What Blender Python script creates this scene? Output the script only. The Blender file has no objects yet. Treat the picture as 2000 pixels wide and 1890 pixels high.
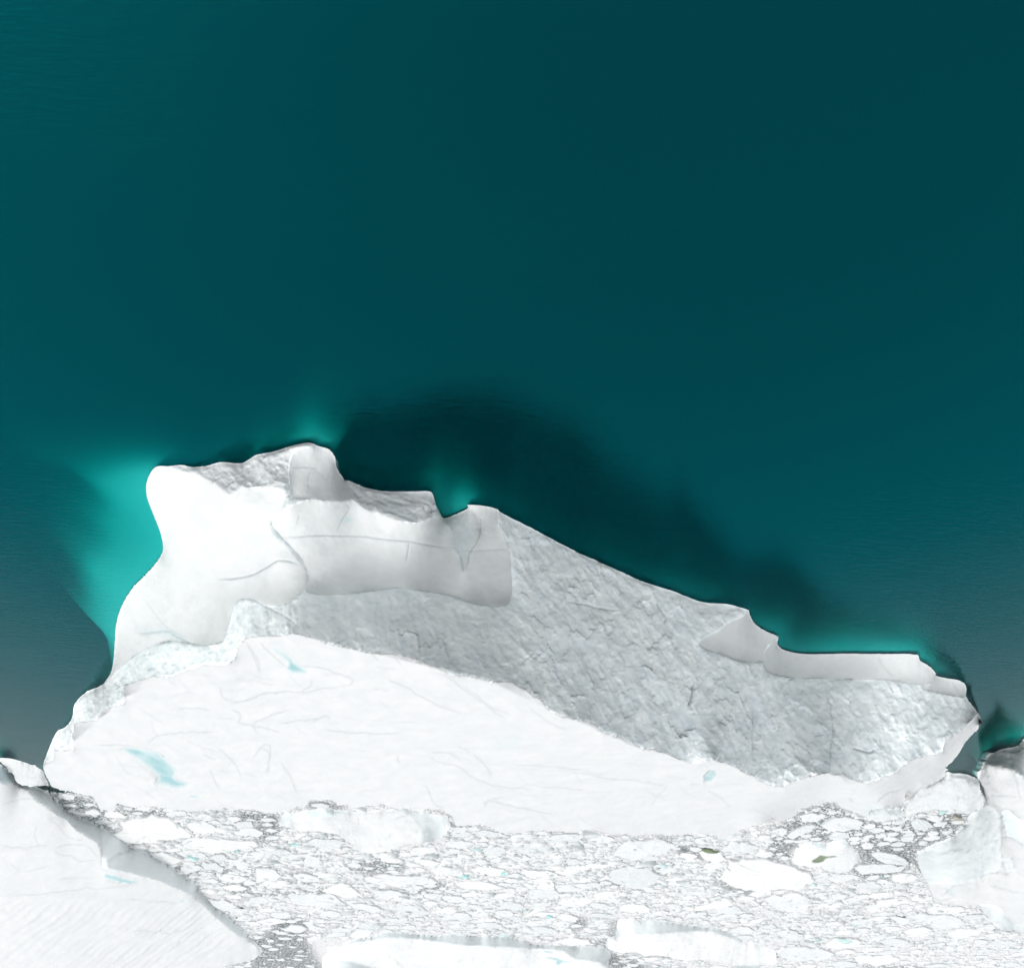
import bpy, math, random
import numpy as np
from mathutils import Matrix, Vector

random.seed(7)
RNG = np.random.default_rng(7)
scene = bpy.context.scene
COL = scene.collection
rad = math.radians

# ------------------------------------------------------------------ camera
H = 100.0                       # metres above the sea
F = 2006.0                      # focal length in photograph pixels (2000 x 1890)
PITCH = rad(40.0)               # looking down by 40 degrees; the aircraft frame is upside down
CS, SN = math.cos(PITCH), math.sin(PITCH)
cam_data = bpy.data.cameras.new('camera')
cam = bpy.data.objects.new('camera', cam_data)
COL.objects.link(cam)
fwd = Vector((0, CS, -SN)); up = Vector((0, -SN, -CS)); right = fwd.cross(up)
cam.matrix_world = Matrix(((right.x, up.x, -fwd.x, 0), (right.y, up.y, -fwd.y, 0),
                           (right.z, up.z, -fwd.z, H), (0, 0, 0, 1)))
cam_data.sensor_fit = 'HORIZONTAL'
cam_data.sensor_width = 36.0
cam_data.lens = F / 2000.0 * 36.0
cam_data.clip_start = 0.5
cam_data.clip_end = 12000.0
scene.camera = cam

# ------------------------------------------------------------------ sky, sun, exposure
SUN_EL, SUN_AZ = rad(62), rad(86)        # azimuth from +Y towards +X (photo left, beyond the berg)
world = bpy.data.worlds.new('World')
scene.world = world
world.use_nodes = True
wn = world.node_tree
wn.nodes.clear()
wo = wn.nodes.new('ShaderNodeOutputWorld')
bg = wn.nodes.new('ShaderNodeBackground')
sky = wn.nodes.new('ShaderNodeTexSky')
sky.sky_type = 'NISHITA'
sky.sun_disc = False
sky.sun_elevation = SUN_EL
sky.sun_rotation = SUN_AZ
sky.altitude = 0
sky.air_density = 1.0
sky.dust_density = 6.0
sky.ozone_density = 1.0
hs = wn.nodes.new('ShaderNodeHueSaturation')
hs.inputs['Saturation'].default_value = 0.28
wn.links.new(sky.outputs[0], hs.inputs['Color'])
cloud = wn.nodes.new('ShaderNodeMix')           # an even cloud sheet over the clear sky
cloud.data_type = 'RGBA'
cloud.inputs['Factor'].default_value = 0.83
cloud.inputs[7].default_value = (2.9, 3.0, 3.05, 1)
wn.links.new(hs.outputs[0], cloud.inputs[6])
wn.links.new(cloud.outputs[2], bg.inputs['Color'])
bg.inputs['Strength'].default_value = 0.15
wn.links.new(bg.outputs[0], wo.inputs[0])

sl = bpy.data.lights.new('sun', 'SUN')
sl.energy = 0.5
sl.angle = rad(12)
sl.color = (1.0, 0.97, 0.93)
sun = bpy.data.objects.new('sun', sl)
COL.objects.link(sun)
sdir = Vector((math.sin(SUN_AZ) * math.cos(SUN_EL), math.cos(SUN_AZ) * math.cos(SUN_EL), math.sin(SUN_EL)))
sun.location = sdir * 600
sun.rotation_euler = sdir.to_track_quat('Z', 'Y').to_euler()

scene.view_settings.view_transform = 'Standard'
scene.view_settings.look = 'None'
scene.view_settings.gamma = 1.0
scene.view_settings.use_curve_mapping = False
scene.view_settings.exposure = 1.40
scene.render.engine = 'CYCLES'
scene.cycles.use_denoising = True
scene.cycles.denoising_input_passes = 'RGB'
scene.cycles.max_bounces = 8
scene.cycles.diffuse_bounces = 4
scene.cycles.glossy_bounces = 3
scene.cycles.transparent_max_bounces = 12
scene.cycles.volume_bounces = 0
scene.cycles.caustics_reflective = False
scene.cycles.caustics_refractive = False

# ------------------------------------------------------------------ helpers: measuring
ZO = {0: (0, 0, 1.00756), 1: (0, 750, 700 / 1642), 2: (450, 750, 700 / 1876), 3: (900, 950, 650 / 1876),
      4: (1350, 1050, 650 / 1876), 5: (0, 1400, 600 / 1985), 6: (500, 1450, 600 / 1985),
      7: (1000, 1450, 600 / 1985), 8: (1500, 1400, 500 / 1914)}

def q(k, *pts):
    """survey points read off enlargement k of the photograph -> photograph pixels"""
    x0, y0, s = ZO[k]
    return [(x0 + p[0] * s, y0 + p[1] * s) + tuple(p[2:]) for p in pts]

def rays(u, v):
    a = (np.asarray(u, float) - 1000) / F
    b = (np.asarray(v, float) - 945) / F
    return np.stack([-a, CS + b * SN, -SN + b * CS], -1)

def ground(u, v, z=0.0):
    d = rays(u, v)
    t = (H - z) / -d[..., 2]
    p = d * t[..., None] if np.ndim(t) else d * t
    p[..., 2] += H
    return p

def inside(poly, X, Y):
    poly = np.asarray(poly, float)
    r = np.zeros(X.shape, bool)
    x0, y0, x1, y1 = poly[:, 0].min(), poly[:, 1].min(), poly[:, 0].max(), poly[:, 1].max()
    sel = (X >= x0) & (X <= x1) & (Y >= y0) & (Y <= y1)
    xs, ys = X[sel], Y[sel]
    c = np.zeros(xs.shape, bool)
    px, py = poly[:, 0], poly[:, 1]
    j = len(poly) - 1
    for i in range(len(poly)):
        if py[i] != py[j]:
            c ^= ((py[i] > ys) != (py[j] > ys)) & (xs < (px[j] - px[i]) * (ys - py[i]) / (py[j] - py[i]) + px[i])
        j = i
    r[sel] = c
    return r

def seg_dist(line, X, Y, reach, closed=False):
    """distance to a polyline and the nearest point on it, within reach"""
    D = np.full(X.shape, 1e9); NX = X.copy(); NY = Y.copy(); TT = np.zeros(X.shape)
    pts = list(line) + ([line[0]] if closed else [])
    n = len(pts) - 1
    for i in range(n):
        ax, ay = pts[i][:2]; bx, by = pts[i + 1][:2]
        if Y.ndim == 2:
            ys, xs = Y[:, 0], X[0]
            r0, r1 = np.searchsorted(ys, [min(ay, by) - reach, max(ay, by) + reach])
            c0, c1 = np.searchsorted(xs, [min(ax, bx) - reach, max(ax, bx) + reach])
            if r0 >= r1 or c0 >= c1: continue
            sl_ = (slice(r0, r1), slice(c0, c1))
        else:
            sl_ = slice(None)
        xs_, ys_ = X[sl_], Y[sl_]
        dx, dy = bx - ax, by - ay
        l2 = dx * dx + dy * dy + 1e-9
        t = np.clip(((xs_ - ax) * dx + (ys_ - ay) * dy) / l2, 0, 1)
        qx, qy = ax + t * dx, ay + t * dy
        d = np.hypot(xs_ - qx, ys_ - qy)
        m = d < D[sl_]
        D[sl_] = np.where(m, d, D[sl_]); NX[sl_] = np.where(m, qx, NX[sl_]); NY[sl_] = np.where(m, qy, NY[sl_])
        TT[sl_] = np.where(m, (i + t) / n, TT[sl_])
    return D, NX, NY, TT

def spline(pts, n=4, closed=False):
    P = np.array([p[:2] for p in pts], float)
    out = []
    m = len(P)
    for i in range(m if closed else m - 1):
        if closed:
            p0, p1, p2, p3 = P[(i - 1) % m], P[i], P[(i + 1) % m], P[(i + 2) % m]
        else:
            p0, p1, p2, p3 = P[max(i - 1, 0)], P[i], P[i + 1], P[min(i + 2, m - 1)]
        l = np.linalg.norm(p2 - p1) + 1e-6
        m1 = (p2 - p0) / (np.linalg.norm(p2 - p0) + 1e-6) * l * 0.8
        m2 = (p3 - p1) / (np.linalg.norm(p3 - p1) + 1e-6) * l * 0.8
        for k in range(n):
            t = k / n
            out.append(tuple((2*t**3 - 3*t**2 + 1) * p1 + (t**3 - 2*t**2 + t) * m1 + (-2*t**3 + 3*t**2) * p2 + (t**3 - t**2) * m2))
    if not closed: out.append(tuple(P[-1]))
    return out

def ragged(pts, amp=0.08, depth=3, closed=False, rnd=random.Random(3), minseg=3.0):
    pts = [tuple(p[:2]) for p in pts]
    for _ in range(depth):
        out = []
        n = len(pts)
        for i in range(n if closed else n - 1):
            a, b = pts[i], pts[(i + 1) % n]
            l = math.hypot(b[0] - a[0], b[1] - a[1])
            out.append(a)
            if l > minseg:
                k = rnd.gauss(0, amp) ; s = 0.5 + rnd.uniform(-.15, .15)
                out.append((a[0] + (b[0] - a[0]) * s - (b[1] - a[1]) * k, a[1] + (b[1] - a[1]) * s + (b[0] - a[0]) * k))
        if not closed: out.append(pts[-1])
        pts = out
    return pts

# ------------------------------------------------------------------ helpers: noise
def _hash(ix, iy, iz, seed):
    h = (ix.astype(np.uint32) * np.uint32(374761393) + iy.astype(np.uint32) * np.uint32(668265263)
         + iz.astype(np.uint32) * np.uint32(2147483647) + np.uint32((seed * 974634547) & 0xffffffff))
    h = (h ^ (h >> np.uint32(13))) * np.uint32(1274126177)
    h = (h ^ (h >> np.uint32(16))) * np.uint32(2246822519)
    return (h ^ (h >> np.uint32(15))).astype(np.float64) / 4294967295.0

def vnoise(P, seed=0):
    Fp = np.floor(P)
    f = P - Fp
    I = Fp.astype(np.int64)
    w = f * f * f * (f * (f * 6 - 15) + 10)
    r = 0
    for dx in (0, 1):
        for dy in (0, 1):
            for dz in (0, 1):
                hv = _hash(I[:, 0] + dx, I[:, 1] + dy, I[:, 2] + dz, seed)
                wx = w[:, 0] if dx else 1 - w[:, 0]
                wy = w[:, 1] if dy else 1 - w[:, 1]
                wz = w[:, 2] if dz else 1 - w[:, 2]
                r = r + hv * wx * wy * wz
    return r * 2 - 1

def fbm(P, octaves=4, gain=0.5, ridged=False, seed=0):
    r = np.zeros(len(P)); a = 1.0; tot = 0
    Q = P.copy()
    for o in range(octaves):
        n = vnoise(Q, seed + o)
        if ridged: n = 1 - 2 * np.abs(n)
        r += a * n; tot += a; a *= gain
        Q = Q * 2.03 + 17.3
    return r / tot

# ------------------------------------------------------------------ helpers: objects
def mesh_object(name, verts, faces, mat, parent=None, smooth=True, normals=None, attrs=None):
    me = bpy.data.meshes.new(name)
    verts = np.asarray(verts, np.float32)
    faces = np.asarray(faces, np.int32) if not isinstance(faces, list) else faces
    if isinstance(faces, list):
        me.from_pydata(verts.tolist(), [], faces)
    else:
        k = faces.shape[1]
        me.vertices.add(len(verts)); me.vertices.foreach_set('co', verts.ravel())
        me.loops.add(faces.size); me.loops.foreach_set('vertex_index', faces.ravel())
        me.polygons.add(len(faces))
        me.polygons.foreach_set('loop_start', np.arange(0, faces.size, k, dtype=np.int32))
        me.polygons.foreach_set('loop_total', np.full(len(faces), k, np.int32))
        me.update(calc_edges=True)
    if smooth:
        me.polygons.foreach_set('use_smooth', np.ones(len(me.polygons), bool))
    for an, av in (attrs or {}).items():
        at = me.attributes.new(an, 'FLOAT', 'POINT')
        at.data.foreach_set('value', np.asarray(av, np.float32))
    if normals is not None:
        me.normals_split_custom_set_from_vertices(np.asarray(normals, np.float32).tolist())
    me.materials.append(mat)
    o = bpy.data.objects.new(name, me)
    COL.objects.link(o)
    if parent is not None: o.parent = parent
    return o

def tag(o, label=None, category=None, group=None, kind=None):
    if label: o['label'] = label
    if category: o['category'] = category
    if group: o['group'] = group
    if kind: o['kind'] = kind
    return o

def empty(name, loc, label, category, group=None):
    o = bpy.data.objects.new(name, None)
    COL.objects.link(o); o.location = loc
    o.empty_display_size = 2
    return tag(o, label, category, group)

# ------------------------------------------------------------------ materials
class NB:
    def __init__(self, name):
        self.m = bpy.data.materials.new(name); self.m.use_nodes = True
        self.t = self.m.node_tree; self.t.nodes.clear()
        self.out = self.n('ShaderNodeOutputMaterial')
    def n(self, typ, **kw):
        x = self.t.nodes.new(typ)
        for k, v in kw.items():
            if k.startswith('i_'): x.inputs[k[2:].replace('_', ' ')].default_value = v
            else: setattr(x, k, v)
        return x
    def l(self, a, b): self.t.links.new(a, b)
    def pos(self, scale=(1, 1, 1), rot=(0, 0, 0)):
        g = self.n('ShaderNodeNewGeometry'); mp = self.n('ShaderNodeMapping')
        ro = self.n('ShaderNodeVectorRotate'); ro.rotation_type = 'EULER_XYZ'; ro.inputs['Rotation'].default_value = rot
        mp.inputs['Scale'].default_value = scale
        self.l(g.outputs['Position'], ro.inputs['Vector']); self.l(ro.outputs[0], mp.inputs['Vector'])
        return mp.outputs[0]
    def noise(self, vec, scale, detail=4, rough=0.55, dist=0.0):
        x = self.n('ShaderNodeTexNoise')
        x.inputs['Scale'].default_value = scale; x.inputs['Detail'].default_value = detail
        x.inputs['Roughness'].default_value = rough; x.inputs['Distortion'].default_value = dist
        self.l(vec, x.inputs['Vector'])
        return x.outputs['Fac']
    def ramp(self, fac, stops):
        r = self.n('ShaderNodeValToRGB')
        e = r.color_ramp.elements
        while len(e) < len(stops): e.new(0.5)
        for i, (p, c) in enumerate(stops):
            e[i].position = p
            e[i].color = (c, c, c, 1) if not isinstance(c, tuple) else (*c, 1)
        self.l(fac, r.inputs[0])
        return r.outputs[0]
    def mix(self, fac, a, b, mode='MIX'):
        x = self.n('ShaderNodeMix', data_type='RGBA', blend_type=mode)
        for s, v in ((x.inputs['Factor'], fac), (x.inputs[6], a), (x.inputs[7], b)):
            if isinstance(v, (int, float)): s.default_value = v
            elif isinstance(v, tuple): s.default_value = (*v, 1)
            else: self.l(v, s)
        return x.outputs[2]
    def math(self, op, a, b=None):
        x = self.n('ShaderNodeMath', operation=op)
        for i, v in enumerate((a, b)):
            if v is None: continue
            if isinstance(v, (int, float)): x.inputs[i].default_value = v
            else: self.l(v, x.inputs[i])
        return x.outputs[0]
    def attr(self, name):
        x = self.n('ShaderNodeAttribute'); x.attribute_name = name
        return x.outputs['Fac']
    def bump(self, hgt, strength, dist, normal=None):
        x = self.n('ShaderNodeBump'); x.inputs['Strength'].default_value = strength; x.inputs['Distance'].default_value = dist
        self.l(hgt, x.inputs['Height'])
        if normal is not None: self.l(normal, x.inputs['Normal'])
        return x.outputs[0]

CRACK = (0.25, 0.29, 0.305)
BLUE = (0.36, 0.51, 0.55)

def ice_material(name, base, dark, mottle_scale, bump_d, bump_scale, stretch=(1, 1, 1), rot=(0, 0, 0), rough=0.55, contrast=(0.35, 0.68), spec=0.3, big=0):
    b = NB(name)
    v = b.pos(stretch, rot)
    n1 = b.noise(v, mottle_scale, 6, 0.62, 0.6)
    if big: n1 = b.math('ADD', b.math('MULTIPLY', n1, 0.6), b.math('MULTIPLY', b.noise(v, big, 4, 0.6, 1.2), 0.4))
    f = b.ramp(n1, [(contrast[0], 0.0), (contrast[1], 1.0)])
    col = b.mix(f, dark, base)
    col = b.mix(b.attr('blue'), col, BLUE)
    col = b.mix(b.attr('mark'), col, CRACK)
    h = b.noise(v, bump_scale, 7, 0.6, 0.3)
    p = b.n('ShaderNodeBsdfPrincipled')
    b.l(col, p.inputs['Base Color'])
    p.inputs['Roughness'].default_value = rough
    p.inputs['Specular IOR Level'].default_value = spec
    b.l(b.bump(h, 1.0, bump_d), p.inputs['Normal'])
    b.l(p.outputs[0], b.out.inputs[0])
    return b.m

M = {}
M['snow'] = ice_material('snow', (0.52, 0.524, 0.528), (0.475, 0.488, 0.495), 0.35, 0.05, 1.3, stretch=(1.0, 0.45, 1), rot=(0, 0, rad(25)), rough=0.7, spec=0.15)
M['wall'] = ice_material('rough_ice', (0.86, 0.895, 0.89), (0.68, 0.745, 0.765), 0.8, 0.10, 1.7, stretch=(1.0, 0.8, 0.5), rot=(0, rad(32), 0), big=0.14, contrast=(0.38, 0.62))
M['broken'] = ice_material('broken_ice', (0.70, 0.71, 0.71), (0.56, 0.60, 0.615), 0.7, 0.18, 1.2)
M['smooth'] = ice_material('smooth_ice', (0.58, 0.592, 0.59), (0.525, 0.547, 0.55), 0.22, 0.05, 1.6, rough=0.45)
M['side'] = ice_material('blue_grey_ice', (0.63, 0.655, 0.66), (0.55, 0.59, 0.605), 0.12, 0.06, 0.7, stretch=(1, 1, 0.4), rough=0.45)
def crumb_material():
    b = NB('brash_crumbs')
    c = b.mix(b.attr('tone'), (0.62, 0.626, 0.628), (0.43, 0.465, 0.475))
    c = b.mix(b.attr('tint'), c, (0.30, 0.55, 0.55))
    p = b.n('ShaderNodeBsdfPrincipled'); p.inputs['Roughness'].default_value = 0.65; p.inputs['Specular IOR Level'].default_value = 0.2
    b.l(c, p.inputs['Base Color']); b.l(p.outputs[0], b.out.inputs[0])
    return b.m
M['crumb'] = crumb_material()
def floe_material():
    b = NB('floe_ice')
    v = b.pos((1, 0.7, 1))
    oi = b.n('ShaderNodeObjectInfo')
    n1 = b.noise(v, 0.28, 6, 0.65, 0.8)
    f = b.math('ADD', b.math('MULTIPLY', oi.outputs['Random'], 0.45), b.math('MULTIPLY', n1, 0.9))
    col = b.mix(b.ramp(f, [(0.45, 0.0), (0.95, 1.0)]), (0.61, 0.616, 0.618), (0.50, 0.525, 0.535))
    n2 = b.noise(v, 1.6, 5, 0.7, 0.4)
    col = b.mix(b.ramp(n2, [(0.30, 0.35), (0.42, 0.0)]), col, (0.36, 0.40, 0.415))
    p = b.n('ShaderNodeBsdfPrincipled'); p.inputs['Roughness'].default_value = 0.7; p.inputs['Specular IOR Level'].default_value = 0.15
    b.l(col, p.inputs['Base Color']); b.l(b.bump(n2, 1.0, 0.25), p.inputs['Normal'])
    b.l(p.outputs[0], b.out.inputs[0])
    return b.m
M['brown'] = ice_material('silty_ice', (0.38, 0.365, 0.32), (0.25, 0.235, 0.19), 0.6, 0.06, 1.0)
M['floe'] = floe_material()

def pond_material(name, deep, shallow):
    b = NB(name)
    n = b.noise(b.pos((1, 0.6, 1)), 0.25, 3, 0.5)
    c = b.mix(b.ramp(n, [(0.35, 0.0), (0.65, 1.0)]), deep, shallow)
    c = b.mix(b.attr('pond'), (0.525, 0.53, 0.535), c)
    p = b.n('ShaderNodeBsdfPrincipled')
    b.l(c, p.inputs['Base Color']); p.inputs['Roughness'].default_value = 0.25; p.inputs['Specular IOR Level'].default_value = 0.3
    b.l(p.outputs[0], b.out.inputs[0])
    return b.m
M['pond'] = pond_material('melt_water', (0.185, 0.355, 0.375), (0.35, 0.45, 0.465))
M['sea_pond'] = pond_material('sea_green_melt_water', (0.30, 0.46, 0.45), (0.40, 0.54, 0.52))
M['green_pond'] = pond_material('algae_melt_water', (0.055, 0.085, 0.035), (0.12, 0.16, 0.08))

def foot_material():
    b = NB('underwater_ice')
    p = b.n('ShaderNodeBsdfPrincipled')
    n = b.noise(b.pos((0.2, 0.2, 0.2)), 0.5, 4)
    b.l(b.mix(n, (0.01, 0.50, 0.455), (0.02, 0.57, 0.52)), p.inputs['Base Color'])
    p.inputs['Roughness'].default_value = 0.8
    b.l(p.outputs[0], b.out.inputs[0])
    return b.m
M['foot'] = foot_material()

def water_material():
    b = NB('sea_water')
    v1 = b.pos((0.4, 1.9, 1), (0, 0, rad(8)))
    v2 = b.pos((0.13, 0.22, 1), (0, 0, rad(-14)))
    w1 = b.noise(v1, 1.0, 4, 0.6, 0.4)
    w2 = b.noise(v2, 1.0, 3, 0.5, 0.2)
    hgt = b.math('ADD', b.math('MULTIPLY', w1, 0.07), b.math('MULTIPLY', w2, 0.05))
    bn = b.bump(hgt, 1.0, 0.55)
    fr = b.n('ShaderNodeFresnel'); fr.inputs['IOR'].default_value = 1.55
    b.l(bn, fr.inputs['Normal'])
    f = fr.outputs[0]
    tint = b.mix(b.ramp(f, [(0.08, 0.0), (0.17, 1.0)]), (0.012, 0.83, 0.98), (0.85, 1.0, 1.0))
    gl = b.n('ShaderNodeBsdfGlossy'); gl.inputs['Roughness'].default_value = 0.03
    b.l(tint, gl.inputs['Color']); b.l(bn, gl.inputs['Normal'])
    tr = b.n('ShaderNodeBsdfTransparent')
    df = b.n('ShaderNodeBsdfDiffuse'); df.inputs['Color'].default_value = (0.0, 0.30, 0.36, 1)
    body = b.n('ShaderNodeMixShader'); wide = b.noise(b.pos((0.006, 0.004, 1)), 1.0, 2, 0.5)
    b.l(b.ramp(wide, [(0.3, 0.002), (0.7, 0.012)]), body.inputs[0])
    b.l(tr.outputs[0], body.inputs[1]); b.l(df.outputs[0], body.inputs[2])
    mx = b.n('ShaderNodeMixShader')
    b.l(f, mx.inputs[0]); b.l(body.outputs[0], mx.inputs[1]); b.l(gl.outputs[0], mx.inputs[2])
    b.l(mx.outputs[0], b.out.inputs['Surface'])
    va = b.n('ShaderNodeVolumeAbsorption')
    va.inputs['Color'].default_value = (0.0, 0.65, 0.63, 1)
    va.inputs['Density'].default_value = 0.45
    b.l(va.outputs[0], b.out.inputs['Volume'])
    return b.m
M['water'] = water_material()

def bed_material():
    b = NB('deep_water_bed')
    d = b.n('ShaderNodeBsdfDiffuse'); d.inputs['Color'].default_value = (0.02, 0.06, 0.07, 1)
    b.l(d.outputs[0], b.out.inputs[0])
    return b.m
M['bed'] = bed_material()

# ------------------------------------------------------------------ the sea
def box(name, x0, x1, y0, y1, z0, z1, mat):
    v = [(x, y, z) for z in (z0, z1) for y in (y0, y1) for x in (x0, x1)]
    f = [(0, 2, 3, 1), (4, 5, 7, 6), (0, 1, 5, 4), (2, 6, 7, 3), (0, 4, 6, 2), (1, 3, 7, 5)]
    return mesh_object(name, v, f, mat, smooth=False)
tag(box('sea_water', -4000, 4000, -3000, 5000, -60, 0, M['water']), kind='structure')
tag(box('sea_bed', -4100, 4100, -3100, 5100, -70, -61, M['bed']), kind='structure')

# ------------------------------------------------------------------ berg builder
def idw(ctrl, U, V):
    if isinstance(ctrl, (int, float)): return np.full(U.shape, float(ctrl))
    if len(ctrl) == 1: return np.full(U.shape, float(ctrl[0][2]))
    num = np.zeros(U.shape); den = np.zeros(U.shape)
    for (x, y, th) in ctrl:
        w = 1.0 / ((U - x) ** 2 + (V - y) ** 2 + 15 ** 2) ** 1.6
        num += w * th; den += w
    return num / den

def blur(A, n):
    for _ in range(n):
        B = A.copy()
        B[1:-1] = (A[:-2] + 2 * A[1:-1] + A[2:]) / 4
        A = B.copy()
        A[:, 1:-1] = (B[:, :-2] + 2 * B[:, 1:-1] + B[:, 2:]) / 4
    return A

def solve(mask, g, gw, lx, ct, cw, L0, iters):
    """least squares: dL/dv = g, dL/du = 0 (weight lx), L = ct (weight cw)"""
    ev = (mask[:-1] & mask[1:]) * 0.5 * (gw[:-1] + gw[1:])
    ge = 0.5 * (g[:-1] + g[1:])
    eh = (mask[:, :-1] & mask[:, 1:]) * np.minimum(lx[:, :-1], lx[:, 1:])
    eps = 1e-7
    def A(x):
        r = (cw + eps) * x
        d = ev * (x[1:] - x[:-1]); r[1:] += d; r[:-1] -= d
        d = eh * (x[:, 1:] - x[:, :-1]); r[:, 1:] += d; r[:, :-1] -= d
        return r * mask
    rhs = cw * ct + eps * L0
    d = ev * ge; rhs[1:] += d; rhs[:-1] -= d
    rhs *= mask
    diag = cw + eps
    diag[1:] += ev; diag[:-1] += ev; diag[:, 1:] += eh; diag[:, :-1] += eh
    Mi = np.where(mask, 1 / np.maximum(diag, 1e-9), 0)
    x = L0 * mask
    r = rhs - A(x); zz = Mi * r; p = zz.copy(); rz = (r * zz).sum()
    for _ in range(iters):
        Ap = A(p); al = rz / ((p * Ap).sum() + 1e-30)
        x += al * p; r -= al * Ap
        zz = Mi * r; rn = (r * zz).sum()
        if rn < 1e-14: break
        p = zz + rn / rz * p; rz = rn
    return x

def build_berg(name, label, category, outline, waterline, zones, default, zcons, step=2.0,
               marks=(), blues=(), base_theta=86, lam=0.12, group=None, back=3.0, seed=0, sink=-1.4, gwsnow=0.15):
    """outline: closed polygon of the visible surface; waterline: polyline where it meets the sea (z = 0);
    zones: (part name, material, polygon, slope control, noise spec, kind); zcons: polylines (u, v, z)"""
    out = np.array(outline)
    u0, v0 = out.min(0) - 4 * step; u1, v1 = out.max(0) + 4 * step
    levels = [step * k for k in (8, 4, 2, 1)]
    L = None
    for st in levels:
        us = np.arange(u0, u1 + st, st); vs = np.arange(v0, v1 + st, st)
        U, V = np.meshgrid(us, vs)
        zid = np.full(U.shape, -1)
        theta = idw(base_theta, U, V)
        gw = np.ones(U.shape)
        for i, z in enumerate(zones):
            m = inside(z['poly'], U, V)
            if z.get('theta') is not None:
                th = idw(z['theta'], U, V)
                theta = np.where(m, th, theta)
            gw = np.where(m & z.get('snow', False), gwsnow, gw)
            if not z.get('overlay'): zid = np.where(m, i, zid)
        mask = inside(outline, U, V)
        D, *_ = seg_dist(outline, U, V, 1.6 * st, True)
        mask |= D < 1.01 * st
        b = (V - 945) / F
        th = np.radians(theta)
        g = st / F * (CS * np.cos(th) - SN * np.sin(th)) / ((SN - b * CS) * np.cos(th) + (CS + b * SN) * np.sin(th))
        Lw = np.log(H / (SN - b * CS))
        ct = np.zeros(U.shape); cw = np.zeros(U.shape)
        for line in waterline:
            D, NX, NY, TT = seg_dist(line, U, V, 1.6 * st)
            m = (D < 0.8 * st) & mask
            ct = np.where(m, Lw, ct); cw = np.where(m, 20.0, cw)
        for line in zcons:
            D, NX, NY, TT = seg_dist(line, U, V, 1.6 * st)
            zz = np.interp(TT, np.linspace(0, 1, len(line)), [p[2] for p in line])
            m = (D < 0.8 * st) & mask & (cw < 1)
            ct = np.where(m, np.log((H - zz) / (SN - b * CS)), ct); cw = np.where(m, 0.6 * st / step, cw)
        lx = np.full(U.shape, lam)
        same = np.ones(U.shape, bool)
        same[:, 1:] &= zid[:, 1:] == zid[:, :-1]
        lx = np.where(same, lx, lam * 1.0)
        if L is None:
            L0 = Lw
        else:
            ci = np.clip((us - u0) / pst, 0, L.shape[1] - 1.001); ri = np.clip((vs - v0) / pst, 0, L.shape[0] - 1.001)
            c0 = ci.astype(int); r0 = ri.astype(int); fc = ci - c0; fr_ = (ri - r0)[:, None]
            L0 = (L[r0][:, c0] * (1 - fc) + L[r0][:, c0 + 1] * fc) * (1 - fr_) + (L[r0 + 1][:, c0] * (1 - fc) + L[r0 + 1][:, c0 + 1] * fc) * fr_
        Ls = solve(mask, g, gw, lx, ct, cw, L0, 260 if st > step else 140)
        # extend beyond the mask so upsampling is clean
        L = np.where(mask, Ls, Lw); known = mask.copy()
        for _ in range(3):
            acc = np.zeros(L.shape); cnt = np.zeros(L.shape)
            for ax, sh in ((0, 1), (0, -1), (1, 1), (1, -1)):
                acc += np.roll(L * known, sh, ax); cnt += np.roll(known, sh, ax)
            fill = (~known) & (cnt > 0)
            L = np.where(fill, acc / np.maximum(cnt, 1), L); known |= fill
        pst = st
    # snap nodes on to the outline and the zone borders
    SU, SV = U.copy(), V.copy()
    for line in [z['poly'] for z in zones if not z.get('overlay')] + [outline]:
        D, NX, NY, TT = seg_dist(line, U, V, 1.5 * step, True)
        m = D < 0.62 * step
        SU = np.where(m, NX, SU); SV = np.where(m, NY, SV)
    fc = 0.25 * (SU[:-1, :-1] + SU[1:, :-1] + SU[:-1, 1:] + SU[1:, 1:]); fv = 0.25 * (SV[:-1, :-1] + SV[1:, :-1] + SV[:-1, 1:] + SV[1:, 1:])
    fin = inside(outline, fc, fv)
    fz = np.full(fc.shape, -1)
    for i, z in enumerate(zones):
        if not z.get('overlay'): fz = np.where(inside(z.get('apoly', z['poly']), fc, fv), i, fz)
    L = np.minimum(L, np.log(H / (SN - (SV - 945) / F * CS)) - 1e-4)      # never below the sea
    T = np.exp(L)
    P = rays(SU, SV) * T[..., None]
    P[..., 2] += H
    # --- soft smoothing masks and relief
    amp_specs = {}
    nU = U.size
    Pf = P.reshape(-1, 3)
    idx = np.arange(nU).reshape(U.shape)
    quads = np.stack([idx[:-1, :-1], idx[:-1, 1:], idx[1:, 1:], idx[1:, :-1]], -1)   # oriented later
    def vnormals(Q):
        N = np.zeros((nU, 3))
        qa = quads[fin]
        a, b_, c, d = (Q[qa[:, k]] for k in range(4))
        n = np.cross(c - a, d - b_)
        for k in range(4): np.add.at(N, qa[:, k], n)
        l = np.linalg.norm(N, axis=1, keepdims=True)
        N = N / np.maximum(l, 1e-12)
        # face the camera
        s = np.sign((N * (np.array([0, 0, H]) - Q)).sum(1)); s[s == 0] = 1
        return N * s[:, None]
    N = vnormals(Pf)
    used = np.zeros(nU, bool); used[np.unique(quads[fin])] = True
    ui = np.nonzero(used)[0]
    disp = np.zeros(nU)
    spread = []
    for i in [-1] + list(range(len(zones))):
        z = default if i < 0 else zones[i]
        if not z.get('noise'): continue
        if z.get('overlay'): m = inside(z['poly'], U, V).astype(float)
        else:
            m = (zid == i).astype(float)
        m = blur(m, z.get('soft', 3)).ravel()
        sel = ui[m[ui] > 0.01]
        if len(sel) == 0: continue
        disp[sel] += m[sel] * z['noise'](Pf[sel], SU.ravel()[sel], SV.ravel()[sel])
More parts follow.
